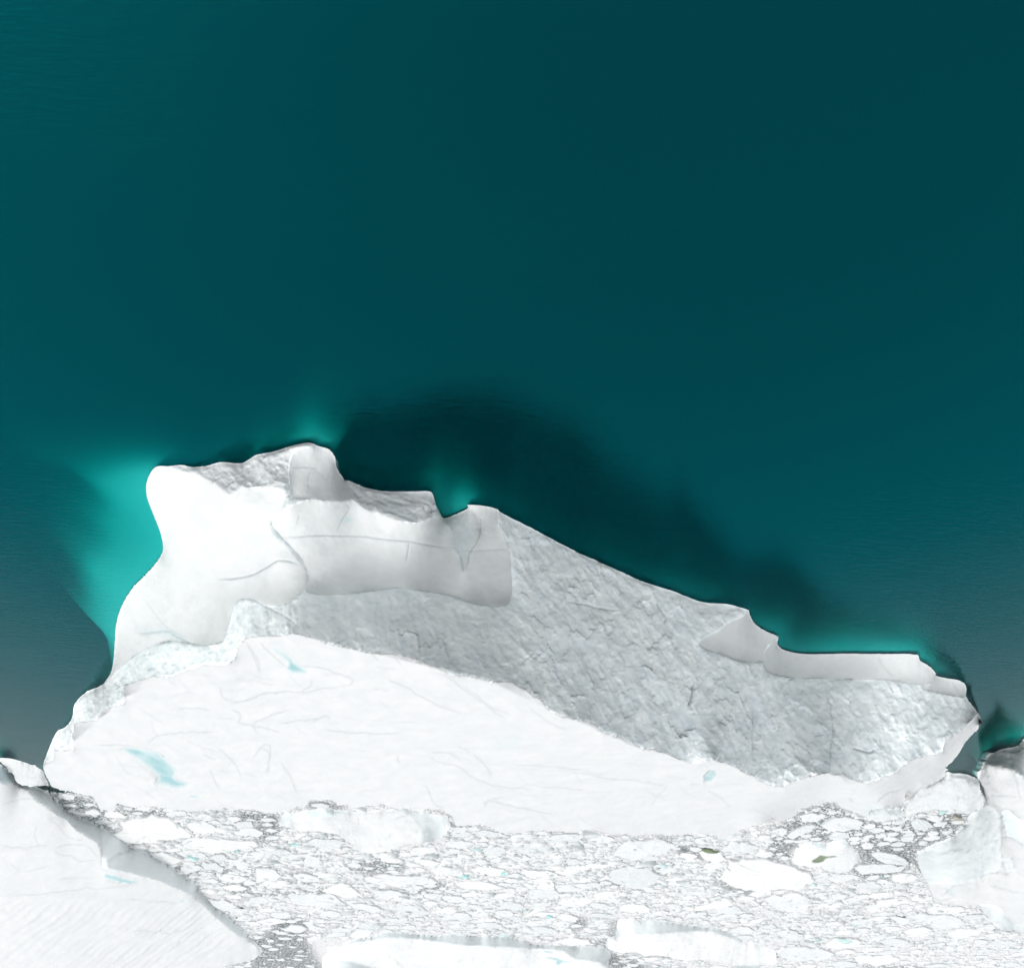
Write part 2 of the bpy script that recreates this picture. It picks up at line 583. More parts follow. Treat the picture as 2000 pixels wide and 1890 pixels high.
    # fade relief out on the waterline
    for line in waterline:
        D, *_ = seg_dist(line, U, V, 10)
        disp *= np.clip(D / 9, 0.02, 1).ravel()
    mark = np.zeros(U.shape); blue = np.zeros(U.shape)
    for (line, width, strength, depth) in marks:
        D, NX, NY, TT = seg_dist(line, U, V, width * 3 + 3)
        e = np.exp(-(D / width) ** 2) * strength * np.clip(np.minimum(TT, 1 - TT) * 8, 0.25, 1)
        mark = np.maximum(mark, np.minimum(e * 1.2, 0.9)); disp -= depth * (e / max(strength, 1e-3)).ravel()
    for (poly, strength, soft) in blues:
        m = inside(poly, U, V).astype(float) * strength
        blue = np.maximum(blue, blur(m, soft))
    Pf = Pf + N * disp[:, None]
    Pf[:, 2] = np.maximum(Pf[:, 2], 0.02)
    N = vnormals(Pf)
    pond = np.zeros(U.shape)
    for z in zones:
        if z.get('pond'):
            D, *_ = seg_dist(z['poly'], U, V, 14, True)
            m = inside(z['poly'], U, V)
            pond = np.maximum(pond, np.where(m, np.clip(D / z['pond'], 0, 1), 0))
    # --- orient faces towards the camera side
    a = Pf[quads[..., 0]]; c = Pf[quads[..., 2]]; b_ = Pf[quads[..., 1]]; d = Pf[quads[..., 3]]
    fn = np.cross(c - a, d - b_)
    flip = (fn * (np.array([0, 0, H]) - a)).sum(-1) < 0
    quads[flip] = quads[flip][:, ::-1]
    # --- skirts below water and behind
    fq = quads[fin]; fzq = fz[fin]
    e = np.concatenate([fq[:, [0, 1]], fq[:, [1, 2]], fq[:, [2, 3]], fq[:, [3, 0]]]); ez = np.concatenate([fzq] * 4)
    key = np.sort(e, 1); key = key[:, 0].astype(np.int64) * nU + key[:, 1]
    _, inv, cnt = np.unique(key, return_inverse=True, return_counts=True)
    bm = cnt[inv] == 1
    be, bz = e[bm], ez[bm]
    bv = np.unique(be)
    low = Pf[bv].copy()
    hz = np.maximum(low[:, 2], 0)
    low[:, 1] += np.where(hz < 0.6, 2.5, back + 0.25 * hz)
    low[:, 2] = sink
    allv = np.concatenate([Pf, low]); nrm = np.concatenate([N, N[bv]])
    remap = np.zeros(nU, int); remap[bv] = nU + np.arange(len(bv))
    sk = np.stack([be[:, 1], be[:, 0], remap[be[:, 0]], remap[be[:, 1]]], -1)
    faces = np.concatenate([fq, sk]); fzone = np.concatenate([fzq, bz])
    zero = np.zeros(len(bv))
    at = {'mark': np.concatenate([mark.ravel(), zero]), 'blue': np.concatenate([blue.ravel(), zero]), 'pond': np.concatenate([pond.ravel(), zero])}
    ctr = allv[np.unique(faces)].mean(0); ctr[2] = 0
    root = empty(name, tuple(ctr), label, category, group)
    for i in range(-1, len(zones)):
        z = default if i < 0 else zones[i]
        if z.get('overlay'): continue
        fs = faces[fzone == i]
        if len(fs) == 0: continue
        vi, inv2 = np.unique(fs, return_inverse=True)
        o = mesh_object(z['name'], allv[vi] - ctr, inv2.reshape(-1, 4), M[z['mat']], root, True, nrm[vi], {k: v[vi] for k, v in at.items()})
        if z.get('label'): o['label'] = z['label']
    return root, ctr

def facets(x, z, size, seed):
    # broken planes: every fracture cell keeps its own tilt
    gx, gz = x / size, z / size
    ix, iz = np.floor(gx).astype(np.int64), np.floor(gz).astype(np.int64)
    best = np.full(len(x), 1e9); out = np.zeros(len(x)); zr = np.zeros_like(ix)
    for dx in (-1, 0, 1):
        for dz in (-1, 0, 1):
            cx, cz = ix + dx, iz + dz
            ox = gx - (cx + _hash(cx, cz, zr, seed)); oz = gz - (cz + _hash(cx, cz, zr, seed + 1))
            d = ox * ox + oz * oz
            t = (_hash(cx, cz, zr, seed + 2) - .5) * 2 * ox + (_hash(cx, cz, zr, seed + 3) - .5) * 2 * oz + (_hash(cx, cz, zr, seed + 4) - .5) * 0.25
            m = d < best
            best = np.where(m, d, best); out = np.where(m, t, out)
    return out * size

# relief recipes ------------------------------------------------------------
def rough_noise(amp=0.5, scale=0.35, seed=1, dirx=0.0, stretch=2.2, fine=0.12):
    ca, sa = math.cos(dirx), math.sin(dirx)
    def f(P, u, v):
        # along-wall frame: x horizontally, z vertically, sheared by the fracture direction
        A = P[:, 0] * ca + P[:, 2] * sa; B = -P[:, 0] * sa + P[:, 2] * ca
        Q = np.stack([A * scale, P[:, 1] * scale, B * scale / stretch], -1)
        W = Q + 0.35 * np.stack([vnoise(Q * 0.7, seed + 40), vnoise(Q * 0.7 + 9, seed + 41), vnoise(Q * 0.7 + 19, seed + 42)], -1)
        r = amp * (0.65 * fbm(W, 5, 0.52, True, seed) + 0.6 * fbm(Q * 0.35, 3, 0.5, False, seed + 20))
        BF = B + 0.9 * P[:, 1]
        wa = 0.9 * fbm(Q * 1.3, 3, 0.55, False, seed + 60); wb = 0.9 * fbm(Q * 1.3 + 7, 3, 0.55, False, seed + 61)
        r = 0.55 * r + amp * (0.13 * facets(A + 2 * wa, BF * 0.6 + 2 * wb, 5.5, seed) + 0.22 * facets(A + wa, BF * 0.6 + wb, 1.9, seed + 9))
        r = r + amp * 0.9 * fbm(np.stack([A * 0.11, P[:, 1] * 0.11, B * 0.08], -1), 3, 0.55, True, seed + 50)
        return r + 0.6 * fine * fbm(np.stack([A, P[:, 1], B / 1.6], -1) * 1.7, 3, 0.6, False, seed + 30)
    return f

def snow_noise(amp=0.35, seed=5, ang=0.5, fine=0.05):
    ca, sa = math.cos(ang), math.sin(ang)
    def f(P, u, v):
        A = P[:, 0] * ca + P[:, 1] * sa; B = -P[:, 0] * sa + P[:, 1] * ca
        Q = np.stack([A * 0.035, B * 0.11, P[:, 2] * 0.02], -1)
        return amp * fbm(Q, 4, 0.5, False, seed) + fine * fbm(np.stack([A * 0.25, B * 1.0, P[:, 2] * 0.1], -1), 3, 0.6, True, seed + 3)
    return f

def smooth_noise(amp=0.12, seed=9):
    def f(P, u, v):
        return amp * fbm(P * 0.16, 3, 0.5, False, seed) + 0.10 * fbm(P * np.array([0.5, 0.5, 0.22]), 3, 0.5, False, seed + 2) + 0.035 * fbm(P * 1.3, 3, 0.55, False, seed + 4)
    return f

def furrow_noise(amp=0.5, seed=3):
    base = snow_noise(0.7, seed, 0.4, 0.08)
    def f(P, u, v):
        # meltwater runnels down the slope
        c = (P[:, 0] * 0.8 - P[:, 1] * 0.60) * 1.25 + 3.2 * fbm(P * 0.035, 4, 0.55, False, seed)
        w = np.clip((v - 1752) / 25, 0, 1) * np.clip((470 - u) / 60, 0, 1)
        return base(P, u, v) - amp * w * (0.65 * np.abs(np.sin(c)) ** 0.7 + 0.5 * np.abs(np.sin(c * 0.43 + 1.0))) * np.clip(0.45 + 1.1 * fbm(P * 0.05, 3, 0.55, False, seed + 8), 0.0, 1.3)
    return f

# ================================================================== MAIN ICEBERG
wl = (q(1, (198, 1738), (232, 1650), (262, 1590), (300, 1570), (330, 1530), (342, 1465), (395, 1410), (470, 1375), (512, 1310),
        (525, 1200), (532, 1100), (560, 1010), (610, 930), (680, 860), (745, 770), (738, 690), (705, 600), (674, 520), (670, 460),
        (690, 405), (718, 377), (770, 376), (830, 370), (880, 380), (950, 374), (1010, 357), (1110, 362), (1170, 326), (1250, 310),
        (1330, 285), (1415, 268), (1460, 284), (1510, 300), (1535, 335), (1541, 378), (1580, 440))
      + q(2, (620, 505), (700, 540), (800, 560), (870, 562), (960, 561), (1030, 560), (1055, 568), (1075, 630), (1105, 690), (1122, 702),
          (1180, 680), (1235, 655), (1246, 642), (1237, 632), (1310, 635), (1385, 650), (1430, 680), (1560, 745), (1700, 820))
      + q(3, (680, 382), (870, 465), (1000, 525), (1100, 560), (1200, 590), (1330, 642), (1390, 655), (1500, 662), (1560, 675))
      + q(4, (250, 385), (322, 408), (332, 440), (365, 490), (430, 530), (490, 558), (485, 595), (510, 625), (570, 645), (650, 655),
          (780, 654), (900, 652), (1080, 655), (1275, 658), (1290, 692), (1330, 715), (1381, 763), (1376, 775), (1450, 793), (1500, 800), (1540, 820),
          (1552, 850), (1549, 895), (1580, 940), (1610, 975), (1633, 1008)))
right_side = q(4, (1632, 1040), (1626, 1080), (1580, 1120), (1530, 1180), (1480, 1250), (1432, 1295))
back_edge = (q(8, (1345, 385), (1318, 440), (1230, 490), (1130, 520), (1080, 565), (1030, 570), (1000, 670), (880, 662), (760, 700), (745, 757), (660, 722),
               (560, 685), (490, 640), (430, 636), (350, 660), (235, 690), (180, 742), (100, 775))
             + q(7, (1560, 530), (1440, 578), (1390, 600), (1300, 600), (1200, 582), (1050, 592), (930, 590), (740, 590), (560, 562), (440, 572), (300, 566), (150, 575))
             + q(6, (1800, 562), (1600, 575), (1450, 516), (1290, 526), (1262, 470), (1200, 432), (1000, 425), (880, 420), (720, 402), (600, 402),
                 (430, 372), (345, 376), (310, 420), (200, 436), (110, 452))
             + q(5, (1720, 622), (1640, 597), (1540, 594), (1330, 590), (1130, 596), (1060, 580), (940, 565), (760, 550), (705, 590), (650, 580),
                 (610, 530), (560, 505), (410, 480), (325, 445), (300, 385)))
front_edge = (q(1, (198, 1740), (245, 1730), (250, 1680), (338, 1675), (345, 1560), (440, 1548), (470, 1500), (563, 1468), (575, 1440), (568, 1382),
                (620, 1365), (700, 1340), (780, 1345), (860, 1312), (950, 1292), (1040, 1290), (1075, 1265), (1093, 1205), (1130, 1167), (1290, 1155), (1340, 1143), (1400, 1158))
              + q(2, (500, 1360), (650, 1390), (800, 1420), (900, 1425), (1050, 1480), (1160, 1530), (1250, 1530), (1370, 1560))
              + q(3, (150, 1105), (270, 1103), (340, 1135), (410, 1190), (480, 1255), (560, 1300), (680, 1325), (760, 1355), (860, 1410), (1000, 1470),
                  (1130, 1500), (1230, 1540), (1310, 1565), (1370, 1555), (1430, 1545), (1500, 1560), (1580, 1600))
              + q(4, (270, 1310), (350, 1345), (440, 1395), (520, 1410), (590, 1370), (680, 1350), (770, 1328), (850, 1330), (900, 1360), (990, 1390), (1080, 1350),
                  (1200, 1290), (1260, 1250), (1410, 1215), (1420, 1180), (1480, 1110), (1580, 1030), (1614, 985)))
wl_s = ragged(spline(wl, 4), 0.025, 1)
back_r = ragged(back_edge, 0.07, 3)
front_r = ragged(front_edge, 0.055, 3)
main_outline = wl_s + right_side + back_r
snow_poly = front_r + q(4, (1640, 1000)) + right_side + [(p[0], p[1]) for p in back_r] 
snow_poly = front_r + q(4, (1650, 1000), (1650, 1085)) + q(4, (1590, 1135), (1540, 1195), (1490, 1265), (1440, 1310)) + [(x, y + 6) for (x, y) in back_r] + [(84, 1500)]

left_foot = spline(q(1, (640, 340), (520, 480), (560, 760), (480, 1000), (440, 1400), (470, 1378), (520, 1330), (560, 1290), (620, 1245), (700, 1202), (790, 1178), (860, 1190), (930, 1200), (1000, 1190),
                        (1025, 1178), (1050, 1100), (1070, 1030), (1100, 992), (1150, 985), (1220, 1010), (1300, 1015), (1360, 982), (1398, 935), (1405, 880), (1380, 820),
                        (1320, 750), (1262, 700), (1241, 650), (1258, 598), (1300, 570), (1308, 495), (1215, 470), (1170, 478), (1110, 482), (1062, 525), (1010, 480), (940, 430), (850, 398), (740, 380)), 3, True)
mid_shelf = spline(q(2, (212, 730), (235, 682), (290, 652), (430, 602), (480, 613), (645, 606), (700, 650), (800, 690), (870, 715), (990, 728), (1060, 702), (1110, 706), (1122, 690), (1240, 640), (1228, 610), (1385, 640),
                        (1400, 740), (1450, 830), (1466, 900), (1471, 1000), (1476, 1090), (1445, 1160), (1300, 1160), (1260, 1150), (1150, 1110), (1000, 1087), (880, 1070), (780, 1082), (600, 1102), (400, 1092),
                        (402, 1010), (370, 920), (310, 850), (250, 790)), 3, True)
cleft = spline(q(2, (1112, 706), (1180, 678), (1240, 650), (1290, 690), (1310, 780), (1270, 870), (1215, 985), (1190, 885), (1156, 852), (1152, 750)), 3, True)
front_block = spline(q(2, (312, 430), (335, 362), (385, 340), (440, 333), (490, 330), (545, 340), (560, 410), (595, 490), (642, 603), (430, 603), (330, 598), (310, 520)), 3, True)
broken_left = q(1, (700, 340), (1415, 240), (1480, 268), (1340, 310), (1318, 400), (1330, 560), (1305, 572), (1310, 490), (1210, 468), (1108, 478), (1062, 530), (940, 432), (720, 382))
broken_mid = q(2, (580, 470), (700, 500), (900, 540), (1080, 540), (1112, 704), (1060, 700), (990, 728), (870, 715), (700, 650), (640, 606))
ledge1 = spline(q(4, (322, 400), (300, 440), (215, 475), (150, 530), (40, 590), (70, 630), (150, 652), (270, 700), (400, 702), (408, 660), (430, 605), (500, 552), (430, 520), (360, 480)), 3, True)
ledge2 = spline(q(4, (478, 575), (436, 615), (405, 665), (408, 740), (450, 770), (550, 790), (700, 796), (900, 800), (1100, 802), (1290, 832), (1345, 822), (1395, 764), (1330, 705), (1285, 640), (900, 640), (600, 640), (510, 612)), 3, True)
ledge3 = spline(q(4, (1345, 830), (1372, 775), (1500, 790), (1545, 810), (1562, 850), (1556, 897), (1440, 885), (1330, 862), (1290, 836)), 3, True)
pond1 = spline(q(1, (550, 1675), (640, 1670), (720, 1688), (772, 1728), (814, 1780), (804, 1808), (872, 1835), (820, 1860), (765, 1853), (715, 1836), (716, 1800), (655, 1752), (600, 1712)), 3, True)
pond2 = spline(q(1, (1235, 1200), (1290, 1215), (1342, 1255), (1352, 1272), (1395, 1300), (1418, 1325), (1340, 1326), (1306, 1302), (1316, 1278), (1268, 1242)), 3, True)
pond3 = spline(q(3, (1370, 1645), (1385, 1620), (1410, 1605), (1434, 1618), (1437, 1642), (1410, 1672), (1378, 1676)), 4, True)
pond4 = spline(q(5, (1215, 500), (1260, 500), (1300, 515), (1280, 526), (1225, 520)), 3, True)

th_foot = q(1, (720, 420, 44), (700, 520, 40), (760, 650, 32), (800, 500, 15), (900, 580, 24), (1000, 560, 16), (1150, 600, 8), (1000, 700, 10), (1000, 800, 18), (1150, 780, 18), (1250, 850, 34), (1330, 900, 48),
            (1340, 970, 72), (1200, 970, 70), (1100, 960, 64), (1100, 890, 40), (800, 900, 22), (700, 1000, 22), (900, 1000, 36), (950, 1100, 55), (930, 1180, 82), (800, 1140, 45), (700, 1150, 35), (600, 1100, 24),
            (560, 1250, 38), (1000, 1120, 64), (1220, 530, 45), (1260, 500, 12), (1180, 520, 55))
th_mid = q(2, (300, 700, 14), (600, 670, 6), (900, 750, 8), (1050, 760, 8), (300, 850, 26), (600, 780, 14), (600, 850, 22), (900, 850, 22), (450, 950, 38), (600, 950, 32), (900, 950, 32), (600, 1040, 50), (900, 1040, 50),
           (700, 1080, 82), (1000, 1085, 82), (450, 1075, 82), (1200, 1040, 48), (1350, 900, 36), (1350, 1000, 42), (1350, 1090, 60), (1440, 1000, 46), (1380, 760, 48), (1340, 700, 45), (1300, 1155, 95), (1430, 1155, 95))
th_block = q(2, (450, 340, 28), (450, 400, 40), (450, 480, 58), (450, 590, 74), (590, 560, 76), (340, 480, 68))
th_led1 = q(4, (200, 540, 32), (300, 590, 34), (280, 640, 46), (300, 695, 82), (150, 640, 75), (380, 500, 24))
th_led2 = q(4, (700, 670, 26), (700, 720, 38), (700, 760, 54), (700, 795, 84), (1200, 700, 28), (1200, 810, 80), (430, 700, 50), (450, 760, 88), (520, 650, 38))
th_led3 = q(4, (1450, 810, 42), (1450, 850, 60), (1450, 882, 88))

def zc(k, *p): return q(k, *p)
z_front = (q(1, (198, 1740, 1.2), (340, 1640, 5.5), (565, 1440, 11), (860, 1312, 15.5), (1093, 1205, 19), (1340, 1143, 22))
           + q(2, (650, 1390, 24), (1050, 1480, 27.0), (1370, 1560, 28.5)) + q(3, (480, 1255, 29.5), (680, 1325, 30), (1000, 1470, 29.0), (1310, 1565, 28.0), (1430, 1545, 28.5))
           + q(4, (350, 1345, 26.5), (520, 1410, 25), (770, 1328, 23.5), (990, 1390, 21), (1200, 1290, 17), (1420, 1180, 12.5), (1580, 1030, 7), (1614, 985, 4.5)))
z_back = (q(8, (1325, 385, 3.0), (1230, 490, 4.0), (1080, 565, 3.5), (1000, 670, 2.2), (745, 757, 1.5), (560, 685, 3.5), (440, 636, 5), (235, 690, 5.5), (100, 775, 6))
          + q(7, (1390, 600, 8), (1050, 592, 10), (740, 590, 11), (300, 566, 12)) + q(6, (1600, 575, 12), (1290, 526, 12.5), (1000, 425, 13), (600, 402, 11), (345, 376, 9.5), (110, 452, 8))
          + q(5, (1540, 594, 6), (1130, 596, 4.5), (760, 550, 3), (410, 480, 1.6), (300, 385, 1.2)))
z_side = q(4, (1628, 1060, 5.0), (1580, 1122, 6.0), (1530, 1182, 7.0), (1480, 1252, 5.5), (1432, 1297, 3.5))

# hairline cracks, meltwater lines and dirt bands that the photograph shows
CR = []
def crack(k, pts, w=1.3, s=0.55, d=0.08, rag=0.06): CR.append((ragged(spline(q(k, *pts), 3), rag, 1), w, s, d))
crack(1, [(990, 893), (1060, 892), (1110, 885), (1160, 872), (1220, 840), (1275, 808), (1330, 812), (1370, 826)], 1.7, 0.6, 0.12, 0.02)
crack(2, [(240, 800), (330, 802), (430, 795), (560, 795), (720, 798), (740, 805), (830, 815), (930, 825), (1080, 850), (1170, 852)], 1.3, 0.55, 0.1, 0.02)
crack(2, [(1215, 870), (1300, 872), (1400, 864), (1455, 868)], 1.2, 0.35, 0.05, 0.02)
crack(2, [(935, 828), (930, 870), (918, 930)], 1.3, 0.5, 0.08, 0.02)
crack(2, [(600, 622), (622, 650), (590, 700), (555, 780)], 1.2, 0.4, 0.06)
crack(2, [(362, 680), (348, 730)], 1.1, 0.35, 0.05)
crack(2, [(1300, 680), (1312, 740), (1290, 830), (1250, 880), (1240, 970)], 1.3, 0.45, 0.06)
crack(2, [(1205, 890), (1220, 980)], 1.4, 0.5, 0.06)
crack(2, [(320, 440), (390, 436), (450, 442)], 1.1, 0.45, 0.05)
crack(2, [(425, 440), (405, 510), (415, 560)], 1.1, 0.3, 0.04)
crack(1, [(610, 1138), (680, 1140), (760, 1130), (800, 1150), (860, 1180), (890, 1190)], 2.0, 0.35, 0.06)
crack(1, [(660, 985), (710, 1050), (760, 1110), (860, 1165)], 1.1, 0.3, 0.04)
crack(1, [(1095, 990), (1150, 985), (1220, 1020), (1300, 1060), (1380, 1120)], 1.3, 0.35, 0.08)
for pts in ([(230, 1355), (215, 1385), (330, 1470), (460, 1480), (560, 1510), (645, 1550), (580, 1575)], [(160, 1350), (190, 1400), (290, 1480)],
            [(80, 1350), (130, 1430), (160, 1520)], [(0, 1680), (110, 1650), (190, 1615), (400, 1610), (470, 1590), (560, 1575)],
            [(430, 1540), (415, 1580), (370, 1610)], [(740, 1410), (780, 1450)], [(860, 1425), (895, 1470)], [(1060, 1495), (1140, 1530), (1215, 1590), (1290, 1640), (1400, 1720)],
            [(800, 1530), (900, 1580), (1000, 1640), (1100, 1690), (1230, 1725)], [(620, 1820), (720, 1825), (800, 1830), (890, 1822)], [(0, 1710), (50, 1730), (40, 1780)],
            [(30, 1770), (120, 1790), (200, 1800), (260, 1820)], [(420, 1770), (500, 1740), (520, 1760)]):
    crack(2, pts, 1.2, 0.36, 0.05)
for pts in ([(0, 1110), (100, 1180), (150, 1240), (260, 1310)], [(430, 1690), (560, 1695), (700, 1706)], [(0, 1590), (100, 1650), (250, 1690), (420, 1705)], [(100, 1500), (150, 1590), (170, 1640)],
            [(380, 1240), (470, 1310), (600, 1365)], [(130, 1800), (150, 1770), (260, 1750)], [(1070, 1800), (1130, 1730), (1160, 1690)], [(1390, 1720), (1450, 1745), (1530, 1808)],
            [(1290, 1680), (1345, 1682)], [(600, 1600), (850, 1650), (1000, 1660), (1180, 1690)], [(300, 1560), (500, 1580), (700, 1600)]):
    crack(3, pts, 1.1, 0.3, 0.04)
for pts in ([(800, 1495), (900, 1492), (960, 1500)], [(680, 1640), (715, 1610), (760, 1600), (900, 1592), (1000, 1590)], [(930, 1690), (990, 1720)], [(1150, 1720), (1210, 1650), (1240, 1660), (1225, 1780)],
            [(1000, 1380), (1020, 1440), (1090, 1460), (1200, 1420), (1330, 1410)], [(1190, 1600), (1160, 1560), (1240, 1520), (1330, 1500)], [(1130, 1180), (1190, 1330)],
            [(440, 1655), (560, 1650), (620, 1665)], [(960, 1770), (975, 1800), (1010, 1850)], [(1490, 1580), (1640, 1600)], [(1000, 1660), (1060, 1720), (1110, 1810)], [(1270, 1560), (1380, 1540), (1500, 1530)]):
    crack(1, pts, 1.2, 0.34, 0.05)
for pts in ([(1330, 110), (1250, 60), (1130, 60)], [(1110, 70), (1180, 130), (1300, 150), (1400, 210)], [(1080, 270), (1120, 330), (1150, 400), (1220, 430)], [(920, 80), (915, 110), (935, 135)],
            [(1400, 60), (1480, 140), (1530, 210)], [(1300, 20), (1360, 40), (1380, 70)], [(1480, 420), (1500, 380), (1600, 400), (1780, 430), (1960, 480)], [(0, 30), (90, 60), (70, 190), (95, 150)], [(150, 130), (230, 220), (270, 330)]):
    crack(6, pts, 1.3, 0.32, 0.05)
for pts in ([(490, 640), (600, 700), (740, 755)], [(610, 600), (640, 640)], [(560, 450), (620, 490), (640, 500)], [(800, 640), (900, 560), (1000, 540)], [(1060, 545), (1035, 620)]):
    crack(8, pts, 1.5, 0.4, 0.08)
crack(8, [(620, 230), (680, 245), (750, 265), (800, 240)], 1.5, 0.55, 0.3)
crack(3, [(1310, 1105), (1300, 1180), (1280, 1240)], 2.2, 0.6, 0.3)
crack(3, [(1100, 640), (1130, 700), (1160, 740), (1145, 770)], 1.4, 0.45, 0.2)
crack(3, [(600, 650), (700, 670), (800, 690), (900, 700)], 1.3, 0.35, 0.15)
crack(4, [(360, 950), (345, 1100), (345, 1260)], 1.3, 0.3, 0.12)
crack(4, [(760, 850), (790, 1050), (775, 1280)], 1.6, 0.3, 0.15)
crack(4, [(1050, 655), (1080, 720), (1150, 790)], 1.2, 0.25, 0.04)
crack(4, [(1470, 805), (1500, 860), (1525, 890)], 1.2, 0.25, 0.04)
rc = random.Random(21)
for _ in range(95):            # fine meltwater scratches over the snow
    u = rc.uniform(200, 1550); v = rc.uniform(1300, 1600)
    ang = rc.gauss(0.35, 0.35); l = rc.uniform(15, 70)
    p = [(u, v), (u + l * .5 * math.cos(ang) + rc.gauss(0, 2), v + l * .5 * math.sin(ang)), (u + l * math.cos(ang), v + l * math.sin(ang) * 0.8)]
    CR.append((ragged(spline(p, 3), 0.06, 1), 1.0, rc.uniform(0.1, 0.26), 0.03))
BL = [(q(8, (385, 240), (455, 240), (470, 330), (440, 415), (385, 420)), 0.35, 12), (q(1, (610, 1130), (760, 1120), (830, 1150), (880, 1185), (800, 1165), (700, 1145)), 0.4, 6),
      (q(2, (550, 715), (600, 698), (660, 708), (610, 724)), 0.55, 4), (q(2, (1130, 720), (1230, 690), (1280, 770), (1210, 960), (1160, 850)), 0.22, 12),
      (q(3, (180, 1420), (330, 1400), (340, 1490), (220, 1480)), 0.12, 10), (q(8, (700, 660), (880, 660), (1000, 690), (960, 760), (740, 750)), 0.2, 8),
      (q(2, (380, 1075), (800, 1060), (1250, 1120), (1250, 1150), (800, 1085), (400, 1095)), 0.2, 8)]

wn_right = rough_noise(0.42, 0.42, 11, 0.55, 2.0, 0.18)
wn_left = rough_noise(0.32, 0.55, 17, 0.05, 4.0, 0.16)
def wall_noise(P, u, v):
    w = np.clip((u - 930) / 90, 0, 1)
    return wn_right(P, u, v) * w + wn_left(P, u, v) * (1 - w)
main_zones = [
    dict(name='broken_face', mat='broken', poly=broken_left, theta=86, noise=rough_noise(0.5, 0.5, 23, 0.9, 1.6, 0.15), soft=3),
    dict(name='broken_face', mat='broken', poly=broken_mid, theta=84, noise=rough_noise(0.55, 0.45, 29, 1.2, 1.8, 0.12), soft=3),
    dict(name='smooth_ledge', mat='smooth', poly=left_foot, theta=th_foot, noise=smooth_noise(0.12, 9)),
    dict(name='smooth_ledge', mat='smooth', poly=mid_shelf, theta=th_mid, noise=smooth_noise(0.12, 10)),
    dict(name='smooth_ledge', mat='smooth', poly=front_block, theta=th_block, noise=smooth_noise(0.10, 12)),
    dict(name='cleft', mat='smooth', poly=cleft, theta=78, noise=smooth_noise(0.15, 13), overlay=True),
    dict(name='smooth_ledge', mat='smooth', poly=ledge1, theta=th_led1, noise=smooth_noise(0.08, 14)),
    dict(name='smooth_ledge', mat='smooth', poly=ledge2, theta=th_led2, noise=smooth_noise(0.06, 15)),
    dict(name='smooth_ledge', mat='smooth', poly=ledge3, theta=th_led3, noise=smooth_noise(0.06, 16)),
    dict(name='snow_top', mat='snow', poly=snow_poly, apoly=[(x, y - 2.6) for (x, y) in front_r] + snow_poly[len(front_r):], theta=-8, noise=snow_noise(0.65, 5, 0.5, 0.11), snow=True, soft=4),
    dict(name='melt_pond', mat='pond', poly=pond1, theta=-4, pond=9, noise=lambda P, u, v: np.full(len(P), -0.35), soft=2, label='large turquoise melt pond'),
    dict(name='melt_pond', mat='pond', poly=pond2, theta=-4, pond=9, label='pale elongated melt pond near the snow edge'),
    dict(name='melt_pond', mat='pond', poly=pond3, theta=-4, pond=2.5, noise=lambda P, u, v: np.full(len(P), -0.5), soft=1, label='small round melt pond'),
    dict(name='melt_pond', mat='pond', poly=pond4, theta=-4, pond=5, label='tiny pale melt pond'),
]
main_berg, main_ctr = build_berg('iceberg', 'huge white iceberg with grey broken wall and smooth ledges rising from teal water', 'iceberg',
                       main_outline, [wl_s], main_zones, dict(name='ice_wall', mat='wall', noise=wall_noise, soft=3),
                       [z_front, z_back, z_side], 2.0, CR, BL, base_theta=86, lam=0.12)

# ------------------------------------------------------------------ ice under water
def underwater_foot(root, ctr, wl_px, reach, inner, step=1.0, margin=30.0):
    """the flank of a berg below the sea: a shelf of varying reach that then falls away"""
    W = np.array([ground(u, v) for (u, v) in wl_px])[:, :2]
    R = idw(reach, np.array([p[0] for p in wl_px]), np.array([p[1] for p in wl_px]))
    I = np.array([ground(u, v) for (u, v) in inner])[:, :2]
    poly = np.concatenate([W, I])
    x0, y0 = W.min(0) - margin; x1, y1 = W.max(0) + margin
    xs = np.arange(x0, x1, step); ys = np.arange(y0, y1, step)
    X, Y = np.meshgrid(xs, ys)
    best = np.full(X.shape, 1e9); r = np.zeros(X.shape)
    for i in range(0, len(W), 2):
        d = np.hypot(X - W[i, 0], Y - W[i, 1])
        r = np.where(d < best, R[i], r); best = np.minimum(best, d)
    r = blur(r, 6)
    ins = inside(poly, X, Y)
    d = np.where(ins, 0, best)
    s = d / np.maximum(r, 0.7)
    n = fbm(np.stack([X.ravel() * 0.09, Y.ravel() * 0.09, 0 * X.ravel()], -1), 4, 0.55, False, 77).reshape(X.shape)
    s = s * (1 + 0.15 * n)
    depth = 0.35 + 3.0 * np.clip(1 - r / 1.6, 0, 1) + 2.3 * np.minimum(s, 1) + (5.0 + 0.30 * r + 9 * np.clip(1.6 - r, 0, 1)) * np.clip(s - 0.4, 0, 9) ** 1.3
    depth = depth + 1.2 * n * np.clip(s, 0, 1)
    Z = -np.minimum(np.maximum(depth, 0.3), 55)
    Z = blur(Z, 3)
    keep = (Z > -26) & (d < margin - 2)
    idx = np.arange(X.size).reshape(X.shape)
    Q = np.stack([idx[:-1, :-1], idx[:-1, 1:], idx[1:, 1:], idx[1:, :-1]], -1)
    k = keep[:-1, :-1] & keep[1:, 1:] & keep[:-1, 1:] & keep[1:, :-1]
    Q = Q[k]
    vi, inv = np.unique(Q, return_inverse=True)
    V = np.stack([X.ravel(), Y.ravel(), Z.ravel()], -1)[vi] - ctr
    return mesh_object('underwater_foot', V, inv.reshape(-1, 4), M['foot'], root)

